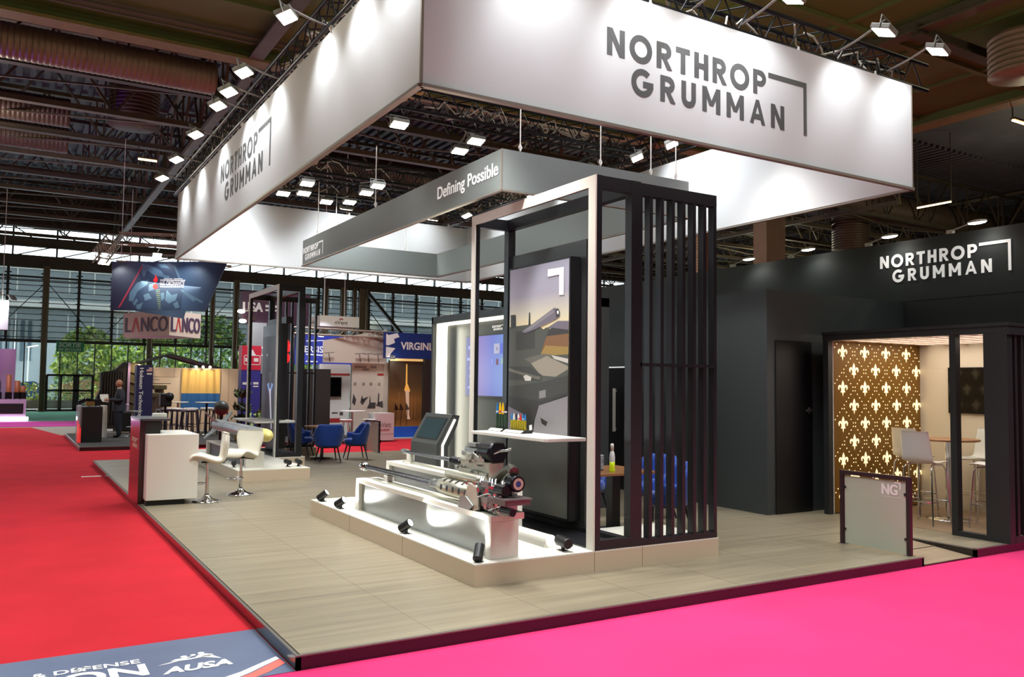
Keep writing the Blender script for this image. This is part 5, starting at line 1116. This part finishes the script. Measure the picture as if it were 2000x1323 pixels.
F_ = [(j*(NX+1)+i, j*(NX+1)+i+1, (j+1)*(NX+1)+i+1, (j+1)*(NX+1)+i) for j in range(NZ) for i in range(NX)]
for k, (nm, lo, hi, m) in enumerate((('blue_half', 0, 8, mat('flag_cloth_blue', (40, 100, 166), .7)), ('yellow_half', 8, 20, mat('flag_cloth_yellow', (222, 186, 110), .7)))):
    MB().add(P[lo*(NX+1):(hi+1)*(NX+1)], [[v-lo*(NX+1) for v in f] for q, f in enumerate(F_) if lo <= q//NX < hi], True).build(nm, m, fl)
# pitched black shelter roof
rf = thing('shelter_roof', 'black pitched shelter roof showing above the beige wall', 'roof', (3.7, 36, 0)); mb = MB()
for a, b in (((0, 2.25), (1.9, 2.9)), ((1.9, 2.9), (4.1, 2.3))): mb.bar((a[0], 0, a[1]), (b[0], 0, b[1]), .08); mb.bar((a[0], 2, a[1]), (b[0], 2, b[1]), .08)
mb.build('roof_frame', black_m, rf); MB().add([(0, 0, 2.27), (1.9, 0, 2.92), (4.1, 0, 2.32), (0, 2, 2.27), (1.9, 2, 2.92), (4.1, 2, 2.32)], [(0, 1, 4, 3), (1, 2, 5, 4)]).build('roof_cloth', mat('canopy_brown', (84, 70, 54), .8), rf); MB().bar((.1, 0, 0), (.1, 0, 2.3), .06).build('post', black_m, rf); MB().bar((4.0, 0, 0), (4.0, 0, 2.3), .06).build('post', black_m, rf)
# tall bar tables, stools and odds and ends on that stand
pedestal_table('cocktail_table', 'white topped cocktail table on a dark column before the yellow and blue cloth', (5.64, 28.8, ZP), .36, 1.06, white_m, chrome, black_m)
pedestal_table('cocktail_table', 'farther white topped table left of the yellow and blue cloth', (5.2, 31.5, 0), .36, 1.1, white_m, chrome, white_m)
purple_st = mat('plum_stool', (92, 74, 84), .3, .4); white_seat = mat('white_seat', (232, 226, 222), .5)
def block_stool(loc, label, seat):
    t = thing('stool', label, 'stool', loc, .3, 'metal leg bar stools on the stand behind'); MB().box(-.19, -.19, .76, .19, .19, .84).build('seat', seat, t, bevel=.03)
    for x in (-1, 1):
        for y in (-1, 1): MB().bar((.16*x, .16*y, .77), (.21*x, .21*y, 0), .035).build('leg', purple_st, t)
    MB().bar((-.19, -.19, .3), (.19, -.19, .3), .02).bar((-.19, .19, .3), (.19, .19, .3), .02).build('stretcher', purple_st, t)
for k, (x, y, c) in enumerate(((4.4, 29.2, 0), (4.85, 29.9, 1), (4.8, 28.8, 0), (5.35, 29.9, 1), (5.0, 28.25, 0), (5.95, 30.2, 1), (6.2, 29.4, 1))):
    block_stool((x, y, ZP), ('plum' if c == 0 else 'white') + ' topped metal bar stool, %s from the left in the group behind the counter' % NTH[k], purple_st if c == 0 else white_seat)
for x, y, lab in ((4.4, 31.9, 'tall dark launcher display left of the cocktail tables'), (4.72, 32.5, 'taller dark launcher display with an olive cap')):
    t = thing('launcher_display', lab, 'display', (x, y, 0)); hh_ = 1.25 if x < 4.5 else 1.52
    MB().tube((0, 0, 0), (0, 0, hh_), .15, 12).build('tube', mat('launcher_brown', (88, 74, 64), .5), t); MB().box(-.22, -.22, hh_, .22, .22, hh_+.16).build('cap', camo, t, bevel=.03); MB().box(-.25, -.25, 0, .25, .25, .06).build('base', black_m, t)
t = thing('optic_display', 'black optic device on a stand beside the white counter cap', 'device', (4.25, 28.0, ZP)); MB().cbox((0, 0, 1.15), (.34, .3, .42)).ball((.1, -.1, 1.25), .14, 10).build('device_body', black_m, t, bevel=.04); MB().tube((0, 0, 0), (0, 0, 1), .04, 8).lathe([(0, 0), (.22, 0), (.2, .03), (0, .03)], n=16).build('stand', black_m, t)
t = thing('ball_mount', 'dark round sensor ball on a post beside the missile tail', 'device', (4.73, 22.3, 0)); MB().ball((0, 0, 1.16), .19, 16).build('sensor_ball', mat('ball_dark', (62, 66, 62), .45), t); MB().tube((0, 0, 0), (0, 0, 1.0), .05, 10).lathe([(0, 0), (.2, 0), (.2, .03), (0, .03)], n=16).build('post', black_m, t)
t = thing('potted_plant', 'dark leaved potted plant left of the missile display frame', 'plant', (5.95, 25.3, 0))
def fnp(r):
    z = r.choice((.75, 1.1, 1.5)); a = r.random()*2*PI; q = r.random()*.28; return (q*math.cos(a), q*math.sin(a), z+r.uniform(-.09, .09))
leaves(190, fnp, .1, 2, 41).build('foliage', [mat('plant_dark', (34, 40, 34), .5), mat('plant_green', (70, 92, 48), .5)], t); MB().tube((0, 0, .2), (0, 0, 1.6), .025, 8).build('stem', mat('bark', (0,)*3), t); MB().lathe([(0, 0), (.17, 0), (.21, .45), (.18, .45), (.17, .4), (0, .4)], n=18).build('pot', mat('pot_ochre', (150, 112, 40), .6), t)
t = thing('potted_plant', 'light green potted plant under the white shelf of the missile frame', 'plant', (6.5, 24.75, 0)); leaves(160, lambda r: (r.gauss(0, .18), r.gauss(0, .18), .75+r.gauss(0, .12)), .11, 2, 42).build('foliage', [mat('plant_lime', (150, 176, 90), .5), mat('plant_green', (0,)*3)], t); MB().lathe([(0, 0), (.15, 0), (.2, .6), (.16, .6), (0, .55)], n=18).build('pot', black_m, t)
# red and blue totem, dark tower with the flame emblem
tt = thing('totem_sign', 'totem sign, red above and blue below, left of the missile frame', 'sign', (6.14, 26.3, 0)); MB().box(0, 0, 0, .58, .4, 2.94).build('totem_body', mat('totem_blue', (58, 54, 140), .5), tt); MB().box(-.004, -.006, 2.2, .584, .4, 2.95).build('red_head', mat('totem_red', (208, 42, 66), .5), tt)
F = front(0, -.008, 0); mb = MB(); mb.rect(F, .1, 2.46, .24, 2.57); mb.rect(F, .36, 2.46, .5, 2.57); mb.rect(F, .06, 2.36, .56, 2.38); mb.rect(F, .06, 2.64, .56, 2.66); mb.rect(F, .06, 2.36, .08, 2.66); mb.rect(F, .54, 2.36, .56, 2.66); mb.flat(F, [(.2, 2.66), (.31, 2.84), (.42, 2.66)]); mb.rect(F, .04, 1.75, .3, 1.82); mb.rect(F, .36, 1.76, .52, 1.83); mb.rect(F, .36, 1.68, .52, 1.72); mb.build('lettering', white_ink, tt)
dt = thing('sign_tower', 'tall dark sign tower with a red flame emblem behind the missile frame', 'sign', (6.55, 27.0, 0)); MB().box(0, 0, 0, 1.42, .5, 3.7).build('tower_body', mat('tower_black', (28, 27, 32), .4), dt); MB().box(-.02, -.02, 2.1, .5, .0, 3.72).build('grey_poster', mat('poster_grey', (150, 154, 152), .5), dt)
F = front(0, -.024, 0); mb = MB(); mb.rect(F, .06, 2.9, .4, 2.96); mb.rect(F, .06, 2.66, .5, 2.72); mb.mat(1); F2 = front(0, -.004, 0)
mb.disc(F2, 1.09, 2.62, .19).flat(F2, [(.95, 2.85), (1.12, 2.75), (1.3, 2.88), (1.26, 3.1), (1.14, 3.3), (1.16, 3.5), (1.02, 3.25), (1.06, 3.05)]); mb.rect(F2, .62, 2.9, .72, 3.6); mb.build('emblem', [white_ink, mat('emblem_red', (236, 24, 28), .4, emit=.9)], dt)
mb = MB(); text(mb, 'USA', F2, .62, .30, -.26, 4.06, .03, d=.01, bold=.03); mb.rect(F2, .44, 4.1, .8, 4.16, .01); mb.rect(F2, .44, 4.22, .9, 4.3, .01); mb.build('top_lettering', mat('silver_letters', (190, 188, 186), .4), dt)
MB().box(-.3, .0, 3.7, 1.9, .3, 4.7).build('head_panel', mat('head_maroon', (60, 34, 52), .5), dt); lamp('SPOT', 'tower_spot', (6.5, 26.0, 3.9), 25, (220, 230, 255), (6.9, 27, 2.8), spot=90)
for lab, x, z in (('upper white spotlight left of the dark sign tower', 6.15, 4.02), ('lower white spotlight left of the dark sign tower', 6.2, 3.72)):
    t = thing('clip_spot', lab, 'spotlight', (x, 26.6, z)); MB().ball((0, 0, 0), .09, 10, (1.3, 1, .7)).build('lens', glow, t); MB().bar((0, 0, .03), (.5, .4, .12), .03).build('arm', steel_w, t)

# hanging signs far away
us = thing('hanging_screen', 'dark blue hanging trapezoid banner with a soldier picture and red flame logo', 'banner', (2.854, 30.737, 4.16))
uu = V((6.152-2.854, 28.752-30.737, 0)).normalized(); Lr = 3.85; Lb = 3.15
nvb = grad_mat('banner_blue', ((0, (26, 30, 42)), (.35, (44, 62, 84)), (.65, (58, 84, 112)), (1, (22, 28, 42))), 'X', 0, 3.3, .5, .1)
Fu = Frame((0, 0, 0), uu, Z_)
MB().prism(Fu, [(0, 0), (Lb, 0), (Lr, 1.68), (0, 1.62)], -.06, 0).build('banner_panel', nvb, us)
MB().add([(1.105, 2.93, .23), (2.655, 2.02, -.03), (2.709, 1.97, .25), (3.0, 1.8, 1.3), (1.0, 3.0, 1.3)], [(0, 1, 2, 3, 4)]).build('rear_panel', nvb, us)
mb = MB(); q = 1/150*.62*1.0
def U(x, y): return ((x-120)/1105*3.15, 1.64-(y-372)/572*1.64)
mb.flat(Fu, [U(*p) for p in ((478, 400), (500, 400), (240, 900), (205, 925), (215, 900))], .003)
mb.mat(1).flat(Fu, [U(*p) for p in ((430, 380), (840, 380), (920, 560), (960, 700), (940, 930), (420, 930), (330, 810), (360, 680), (410, 560))], .002)
mb.mat(2); 
for pts in ([(460, 400), (560, 410), (700, 480), (760, 560), (620, 530), (500, 450)], [(340, 740), (420, 620), (560, 580), (540, 640), (430, 720), (380, 840), (330, 830)], [(770, 700), (830, 760), (900, 740), (880, 820), (800, 860), (755, 820)], [(640, 390), (740, 400), (800, 450), (700, 440)], [(830, 400), (880, 450), (930, 570), (900, 560)], [(930, 690), (1200, 830), (1190, 850), (960, 740)], [(420, 880), (500, 850), (470, 930), (430, 930)], [(480, 420), (540, 470), (500, 560), (470, 500)], [(560, 640), (640, 620), (620, 700), (560, 720)], [(500, 760), (560, 740), (600, 800), (520, 830)], [(720, 520), (800, 540), (780, 600), (730, 590)], [(850, 860), (900, 830), (930, 900), (880, 920)], [(700, 740), (740, 730), (750, 800), (710, 830)], [(380, 860), (420, 800), (440, 830), (400, 890)], [(960, 700), (1110, 820), (1090, 835), (950, 730)]): mb.flat(Fu, [U(*p) for p in pts], .004)
mb.mat(3)
for k in range(11): mb.flat(Fu, [U(*p) for p in ((640+4*k, 700+22*k), (690+2*k, 694+22*k), (692+2*k, 702+22*k), (642+4*k, 709+22*k))], .005)
mb.build('soldier_print', [mat('print_red', (170, 60, 76), .5), mat('print_navy', (44, 66, 92), .5), mat('print_steel', (86, 120, 142), .5), mat('print_brass', (120, 140, 110), .5)], us)
mb = MB(); x, y = U(636, 660); mb.disc(Fu, x, y, .085, .006).flat(Fu, [U(*p) for p in ((610, 600), (635, 620), (660, 600), (662, 575), (645, 540), (632, 520), (628, 560), (615, 575))], .006)
mb.mat(1); x, y = U(690, 648); text(mb, 'U.S. ORDNANCE', Fu, .82, .15, x, y, .03, .2, d=.007); x0, y0 = U(690, 592); x1, y1 = U(985, 580); mb.rect(Fu, x0, y0, x1, y1, .007); x0, y0 = U(690, 668); x1, y1 = U(970, 660); mb.rect(Fu, x0, y0, x1, y1, .007); x0, y0 = U(735, 572); mb.rect(Fu, x0, y0, x0+.28, y0+.02, .007); mb.rect(Fu, x0+.33, y0, x0+.62, y0+.02, .007)
mb.build('lettering', [mat('flame_red', (236, 40, 36), .5, emit=.3), white_ink], us)
MB().tube(Fu(.3, 1.63), Fu(.3, 5.8), .012, 6).tube(Fu(3.3, 1.66), Fu(3.3, 5.8), .012, 6).build('suspension_wire', wire, us)
alu_t = mat('truss_alu', (186, 176, 160), .35, .8)
truss('bare aluminium truss square over the blue hanging banner, front side', (2.9, 29.0, 6.1), (6.4, 28.2, 6.2), .36, m=alu_t, seed=21, cables=False); truss('bare aluminium truss square over the blue hanging banner, left side', (2.9, 29.0, 6.1), (2.35, 27.0, 5.25), .36, m=alu_t, seed=22, cables=False); truss('bare aluminium truss behind the blue hanging banner', (3.2, 32.8, 6.05), (7.0, 32.0, 6.1), .3, m=alu_t, seed=23, cables=False)
flood('leftmost bright floodlight beside the blue hanging banner', (2.60, 30.31, 5.7), (3.2, 30.6, 5.0), (2.72, 28.5, 5.9), 40, .34, 90, face=(.2, -.6, -.8)); flood('bright floodlight above the middle of the blue hanging banner', (4.06, 29.42, 5.93), (4.3, 29.8, 5.2), (4.06, 28.73, 6.15), 30, .26, 100, face=(0, -.7, -.8)); flood('bright floodlight above the right part of the blue hanging banner', (4.72, 28.80, 5.86), (5.0, 29.3, 5.1), (4.72, 28.58, 6.17), 60, .34, 100, face=(0, -.7, -.8))
lz = thing('hanging_sign', 'hanging corner sign with red and purple capitals on two beige faces', 'sign', (4.19, 39.38, 3.66)); lzm = mat('sign_beige', (222, 200, 186), .55); C1, C2 = V((1.45, -2.62, 0)), V((2.84, -1.7, 0))
MB().add([(0, 0, .02), C1+V((0, 0, .05)), C2, (.3, 1.2, .02), (0, 0, 1.05), C1+V((0, 0, 1.05)), C2+V((0, 0, 1.05)), (.3, 1.2, 1.05)], [(0, 1, 5, 4), (1, 2, 6, 5), (3, 2, 1, 0), (4, 5, 6, 7), (2, 3, 7, 6), (3, 0, 4, 7)]).build('sign_box', lzm, lz)
for O, A in ((V((0, 0, 0)), C1), (C1, C2-C1)):
    Fq = Frame(O, A, Z_); L = A.length; mb = MB(); text(mb, 'L', Fq, L*.12, .62, L*.05, .22, .0, d=.012, bold=.06); text(mb, 'NCO', Fq, L*.56, .62, L*.40, .22, .0, d=.012, bold=.05); 
    mb.mat(1).flat(Fq, [(L*.19, .22), (L*.225, .22), (L*.275, .7), (L*.335, .22), (L*.37, .22), (L*.295, .84), (L*.255, .84)], .012); mb.build('lettering', [mat('letters_plum', (86, 66, 92), .5), mat('letters_red', (196, 56, 50), .5)], lz)
MB().tube((.2, .2, 1.05), (.2, .2, 6.5), .02, 6).tube((2.5, -1.4, 1.05), (2.5, -1.4, 6.5), .02, 6).build('suspension_wire', wire, lz)
# lilac stand at far left
lil = mat('lilac_wall', (190, 164, 192), .6); ls = thing('exhibit_wall', 'lilac lit wall of the stand at the far left edge', 'partition', (-4.2, 42.9, 0)); MB().box(0, 0, 0, 4.5, .3, 3.15).build('wall_panel', lil, ls); lamp('SPOT', 'lilac_spot', (-1.4, 40.5, 3.6), 60, (235, 190, 255), (-1, 42.9, 1.4), spot=110); lamp('SPOT', 'blue_spot', (-.55, 42.0, .95), 14, (40, 40, 255), (-.5, 42.9, 1.5), spot=120)
lc = thing('display_plinth', 'lilac display plinth with a bright light line at its foot, far left', 'plinth', (-1.3, 42.0, 0)); MB().box(0, 0, .2, 2.05, .8, .96).build('plinth_body', lil, lc); MB().box(.55, -.01, .34, 1.95, 0, .78).build('dark_inset', black_m, lc); MB().box(-.3, -.1, .05, 2.15, .85, .18).build('light_foot', mat('white_led', (250, 240, 255), .4, emit=4), lc)
for k, (x, hgt, w, nm, c) in enumerate(((-.55, .6, .09, 'left dark missile model on the lilac plinth', (70, 52, 60)), (-.3, .58, .09, 'second dark missile model on the lilac plinth', (70, 52, 60)), (.08, .75, .1, 'tall orange missile model on the lilac plinth', (170, 96, 56)), (.4, .5, .11, 'middle orange missile model on the lilac plinth', (160, 90, 54)), (.62, .28, .1, 'short orange missile model on the lilac plinth', (160, 90, 54)))):
    t = thing('missile_model', nm, 'model', (x, 42.4, .96), 0); cc = mat('model_%d' % c[0], c, .5)
    MB().lathe([(w, .3), (w, .3+hgt*.7), (.03, .35+hgt), (0, .35+hgt)] if k < 2 else [(w, .3), (w, .3+hgt), (0, .3+hgt)], n=14).build('tube', cc, t); MB().box(-.13, -.15, .02, .13, .15, .3).tube((-.08, -.16, .05), (-.08, .16, .05), .05, 8).tube((.08, -.16, .05), (.08, .16, .05), .05, 8).build('launcher_base', gun_dark, t)
hs = thing('hanging_sign', 'white lilac lit hanging sign cut by the left picture edge', 'sign', (-3.0, 41.5, 3.92)); MB().box(0, 0, 0, 2.95, .3, 1.25).build('sign_box', mat('sign_lilac_white', (232, 226, 240), .5), hs); mb = MB(); F = front(0, -.006, 0); mb.rect(F, 2.0, .34, 2.54, .46); mb.flat(F, [(2.44, .62), (2.5, .62), (2.56, .68), (2.44, .68)]); mb.build('lettering', mat('letters_violet', (112, 104, 160), .5), hs); MB().tube((1.6, .15, 1.25), (1.6, .15, 6.3), .02, 6).tube((2.7, .15, 1.25), (2.7, .15, 6.3), .02, 6).build('suspension_wire', wire, hs)
flood('bright floodlight on the lilac hanging sign at the left edge', (.05, 41.1, 5.25), (-.6, 41.6, 4.6), (-.2, 41.4, 5.4), 60, .3, 100)
flood('second bright floodlight on the lilac hanging sign at the left edge', (-.5, 41.0, 5.4), (-.9, 41.6, 4.6), (-.6, 41.4, 5.5), 60, .3, 100)

# ---- white stand beyond the blue chairs
wb_ = mat('white_booth_panel', (214, 200, 184), .55); wl = mat('white_booth_light', (222, 218, 212), .5)
BY = 26.2
pf = thing('exhibit_platform', 'pale low floor of the white stand beyond the blue chairs', 'platform', (8.4, BY-.35, 0)); pf['kind'] = 'structure'; MB().box(0, 0, 0, 3.6, 3.5, .04).build('floor_panel', mat('pale_floor', (190, 182, 170), .6), pf)
ws = thing('exhibit_wall', 'white poster wall of the stand beyond the blue chairs, slanted header above', 'partition', (8.35, BY, .04))
MB().box(.5, .9, 0, 1.55, .96, 2.42).build('left_wall', wl, ws); MB().box(1.5, .55, 0, 2.75, .62, 2.5).box(2.62, .0, 0, 2.75, .6, 2.5).build('right_wall', wb_, ws)
Fh = front(0, .4, 0); mb = MB(); mb.prism(Fh, [(.46, 2.46), (2.66, 2.46), (2.66, 3.62), (.46, 3.18)], -.1, 0); mb.build('slanted_header', wb_, ws)
mb = MB()
for x in (.5, 1.55, 1.85, 2.2): mb.bar((x-.05, .3, 2.76), (x+.28, .3, 2.79), .03, .02); mb.bar((x+.1, .3, 2.75), (x+.18, .4, 2.5), .018)
mb.build('lamp_bar', mat('bar_brown', (92, 74, 60), .5), ws)
F = front(0, .895, 0); mb = MB(); mb.rect(F, .52, 2.05, 1.55, 2.11); mb.rect(F, .8, .48, 1.25, .62); mb.mat(1)
for (x, y, w, h) in ((.6, .82, .25, .03), (.66, .85, .04, .12), (.95, .78, .2, .04), (1.22, .72, .12, .1), (.62, .25, .12, .1), (.85, .2, .12, .12), (1.05, .24, .2, .1)): mb.rect(F, x, y, x+w, y+h, .001)
F = front(0, .545, 0); mb.mat(0).rect(F, 2.4, 2.06, 2.62, 2.13); mb.mat(1)
for k, x in enumerate((1.56, 1.86, 2.12, 2.42)):
    mb.mat(2).rect(F, x, 1.72, x+.1, 1.82); mb.mat(1); z = 1.05
    if k == 0: mb.flat(F, [(x-.04, z+.1), (x+.06, z), (x+.1, z+.2), (x, z+.4)])
    if k == 1: mb.flat(F, [(x-.06, z+.12), (x+.02, z+.02), (x+.24, z+.3), (x+.06, z+.24)]); mb.flat(F, [(x-.04, z+.16), (x+.0, z+.35), (x+.06, z+.16)])
    if k == 2: mb.flat(F, [(x-.08, z-.1), (x+.22, z-.1), (x+.24, z+.1), (x+.02, z+.1)]); mb.flat(F, [(x+.0, z+.1), (x+.03, z+.36), (x+.06, z+.1)])
    if k == 3: mb.flat(F, [(x-.06, z), (x+.2, z-.08), (x+.18, z+.16), (x+.04, z+.1)]); mb.flat(F, [(x, z+.05), (x+.02, z+.42), (x+.06, z+.4), (x+.06, z+.05)])
mb.mat(2); mb.rect(F, 1.58, 2.3, 2.0, 2.38); mb.rect(F, 2.14, 2.3, 2.36, 2.39); mb.rect(F, 1.86, 2.22, 2.1, 2.29); mb.build('poster_print', [mat('bar_red', (176, 46, 46), .5), mat('ink_grey', (70, 66, 66), .6), mat('ink_pale', (150, 140, 134), .6)], ws)
tv2 = thing('television', 'black television on the white poster wall beyond the chairs', 'television', (8.98, BY+.85, 1.37)); MB().box(-.05, 0, 0, .62, .05, .66).build('casing', black_m, tv2); mb = MB(); mb.rect(front(0, -.002, 0), -.02, .03, .59, .63); mb.build('screen', mat('tv_glass', (0,)*3), tv2)
tag(MB().box(8.15, BY-.2, 0, 8.86, BY+.5, 2.27).build('dark_partition', mat('partition_charcoal', (46, 44, 42), .5)), 'tall charcoal cabinet left of the white poster wall', 'cabinet')
bwp = thing('exhibit_wall', 'royal blue header wall with white serif capitals behind the missile frame', 'partition', (8.0, 27.5, 0)); MB().box(0, 0, 2.44, 2.4, .2, 3.45).box(0, 0, 0, .1, .2, 2.44).box(1.0, .0, 0, 1.06, .2, 2.44).build('header_panel', mat('royal_blue', (42, 54, 150), .5), bwp); F = front(0, -.004, 0); mb = MB(); text(mb, 'PERSISTENT', F, 1.5, .22, .30, 2.84, .02); mb.flat(F, [(.5, 2.76), (2.3, 2.68), (2.3, 2.72), (.5, 2.80)]); mb.flat(F, [(.5, 3.2), (1.3, 3.26), (1.3, 3.28), (.5, 3.24)]); mb.rect(F, .5, 2.52, .9, 2.56); mb.rect(F, 1.2, 2.52, 1.5, 2.56); mb.build('lettering', white_ink, bwp); lamp('SPOT', 'header_spot', (9.0, 26.8, 3.9), 20, (200, 215, 255), (9.0, 27.5, 3.1), spot=100)
vb = thing('exhibit_wall', 'blue header wall with white map and white capitals at the media wall edge', 'partition', (10.75, BY, 0)); MB().box(0, -.1, 2.68, 2.6, .1, 3.55).build('header_panel', mat('deep_blue', (24, 52, 122), .5), vb); F = front(0, -.104, 0); mb = MB(); mb.flat(F, [(0.02, 3.5), (.1, 3.45), (.42, 3.53), (.5, 3.4), (.3, 3.33), (.34, 3.2), (.1, 3.1), (.02, 3.12)]); mb.flat(F, [(.02, 3.06), (.36, 3.02), (.2, 2.84), (.16, 2.72), (.02, 2.70)]); text(mb, 'VIRGINIA', F, 1.35, .26, .55, 2.98, .03); mb.build('lettering', white_ink, vb)
lp = grad_mat('launch_print', ((0, (140, 96, 40)), (.12, (96, 68, 36)), (.4, (132, 92, 44)), (.6, (86, 64, 38)), (1, (54, 42, 32))), 'Z', .42, 2.6, .5, .12)
MB().box(.2, -.02, .4, 1.4, .1, 2.62).build('launch_poster', lp, vb); F = front(0, -.024, 0); mb = MB(); mb.flat(F, [(.74, 1.62), (.79, 1.8), (.795, 2.5), (.835, 2.5), (.85, 1.85), (.90, 1.74), (.96, 1.6), (.9, 1.52), (.8, 1.55)]); mb.mat(1).flat(F, [(.78, 1.6), (.92, 1.6), (.94, .78), (.98, .64), (.86, .64)], .001); mb.mat(2)
for x, b, tq in ((.46, .7, 1.3), (1.02, .7, 1.4), (1.14, .7, 1.35), (.55, 1.0, 1.55)): mb.rect(F, x, b, x+.02, tq, .001)
mb.mat(3)
for x in (.44, .62, .84): mb.bar(F(x, .45), F(x+.03, .95), .014); mb.flat(F, [(x-.05, .95), (x+.08, .95), (x+.1, 1.0), (x-.02, 1.2)], .001)
mb.build('rocket_print', [mat('plume_gold', (216, 160, 74), .5, emit=.5), mat('rocket_white', (220, 190, 160), .5, emit=.2), mat('tower_gold', (176, 136, 84), .5), mat('chair_ink', (52, 36, 24), .5)], vb)
MB().box(.2, -.06, .04, 1.45, .1, .40).build('blue_base', mat('bright_blue', (24, 92, 206), .5), vb); MB().box(.2, -.05, 2.60, 1.4, -.02, 2.68).build('warm_edge', mat('warm_strip', (230, 190, 120), .5, emit=.6), vb); MB().box(1.4, -.2, 0, 2.7, .1, 2.68).build('side_wall', mat('partition_charcoal', (0,)*3), vb)
flood('small bright floodlight at the lower corner of the blue map header', (10.95, BY-.3, 2.68), (11.2, BY, 2.4), (10.95, BY-.08, 2.72), 6, .14, 100)
nb = thing('hanging_sign', 'white box sign hanging above the royal blue header', 'sign', (8.92, BY+1.2, 3.74)); MB().box(0, 0, 0, 1.38, 1.2, .36).build('sign_box', wb_, nb); F = front(0, -.004, 0); mb = MB(); text(mb, 'nVent', F, .45, .13, .52, .08, .01); mb.mat(1)
for k in range(7): a = PI*.1+k*PI*.8/6; mb.bar(F(.74+.03*math.cos(a), .23+.03*math.sin(a)), F(.74+.075*math.cos(a), .23+.075*math.sin(a)), .012)
mb.build('lettering', [mat('ink_brown', (84, 64, 58), .5), mat('ink_red', (176, 70, 70), .5)], nb); mb = MB(); text(mb, 'nVent', side(-.004, .9, .1), .5, .12, 0, 0, .01); mb.build('side_lettering', mat('ink_brown', (0,)*3), nb); MB().tube((.2, .2, .36), (.2, .2, 6.5), .015, 6).tube((1.2, 1, .36), (1.2, 1, 6.5), .015, 6).build('suspension_wire', wire, nb)
truss('pale lighting truss under the white box sign over the far stand', (7.9, BY+.7, 3.42), (11.2, BY+.3, 3.36), .2, m=alu_t, seed=31, cables=False)
for k, x in enumerate((8.75, 9.95, 8.1)): flood('%s warm round floodlight on the pale truss over the far stand' % ('left', 'right', 'leftmost')[k], (x, BY+.55, 3.36), (x, BY+.9, 2.2), (x, BY+.7, 3.46), 22, .16, 110)
nc = thing('exhibit_counter', 'white counter with grey lettering behind the small glass barrier', 'counter', (9.92, 24.9, .04)); MB().box(0, 0, 0, .68, .5, .86).build('counter_body', wl, nc); F = front(0, -.004, 0); mb = MB(); text(mb, 'nVent', F, .38, .16, .2, .42, .01); mb.rect(F, 0, .2, .68, .21); mb.mat(1); text(mb, 'SCHROFF', F, .34, .07, .2, .3, .02); mb.build('lettering', [mat('ink_pale', (0,)*3), MATS['bar_red']], nc)
pedestal_table('cocktail_table', 'white high table with a waisted stem beyond the blue chairs', (9.35, 25.3, .04), .42, .93, wl, chrome, wl)
for k, (x, y, lab) in enumerate(((9.0, 24.9, 'left white shell stool at the white high table'), (9.75, 24.85, 'right white shell stool at the white high table'))):
    t = thing('stool', lab, 'stool', (x, y, .04), 0); MB().lathe([(0, .60), (.16, .6), (.2, .66), (.19, .68), (.14, .64), (0, .63)], n=20).build('seat', wl, t)
    for a in range(4): MB().tube((.1*math.cos(a*PI/2+.7), .1*math.sin(a*PI/2+.7), .61), (.2*math.cos(a*PI/2+.7), .2*math.sin(a*PI/2+.7), 0), .012, 6).build('leg', chrome, t)
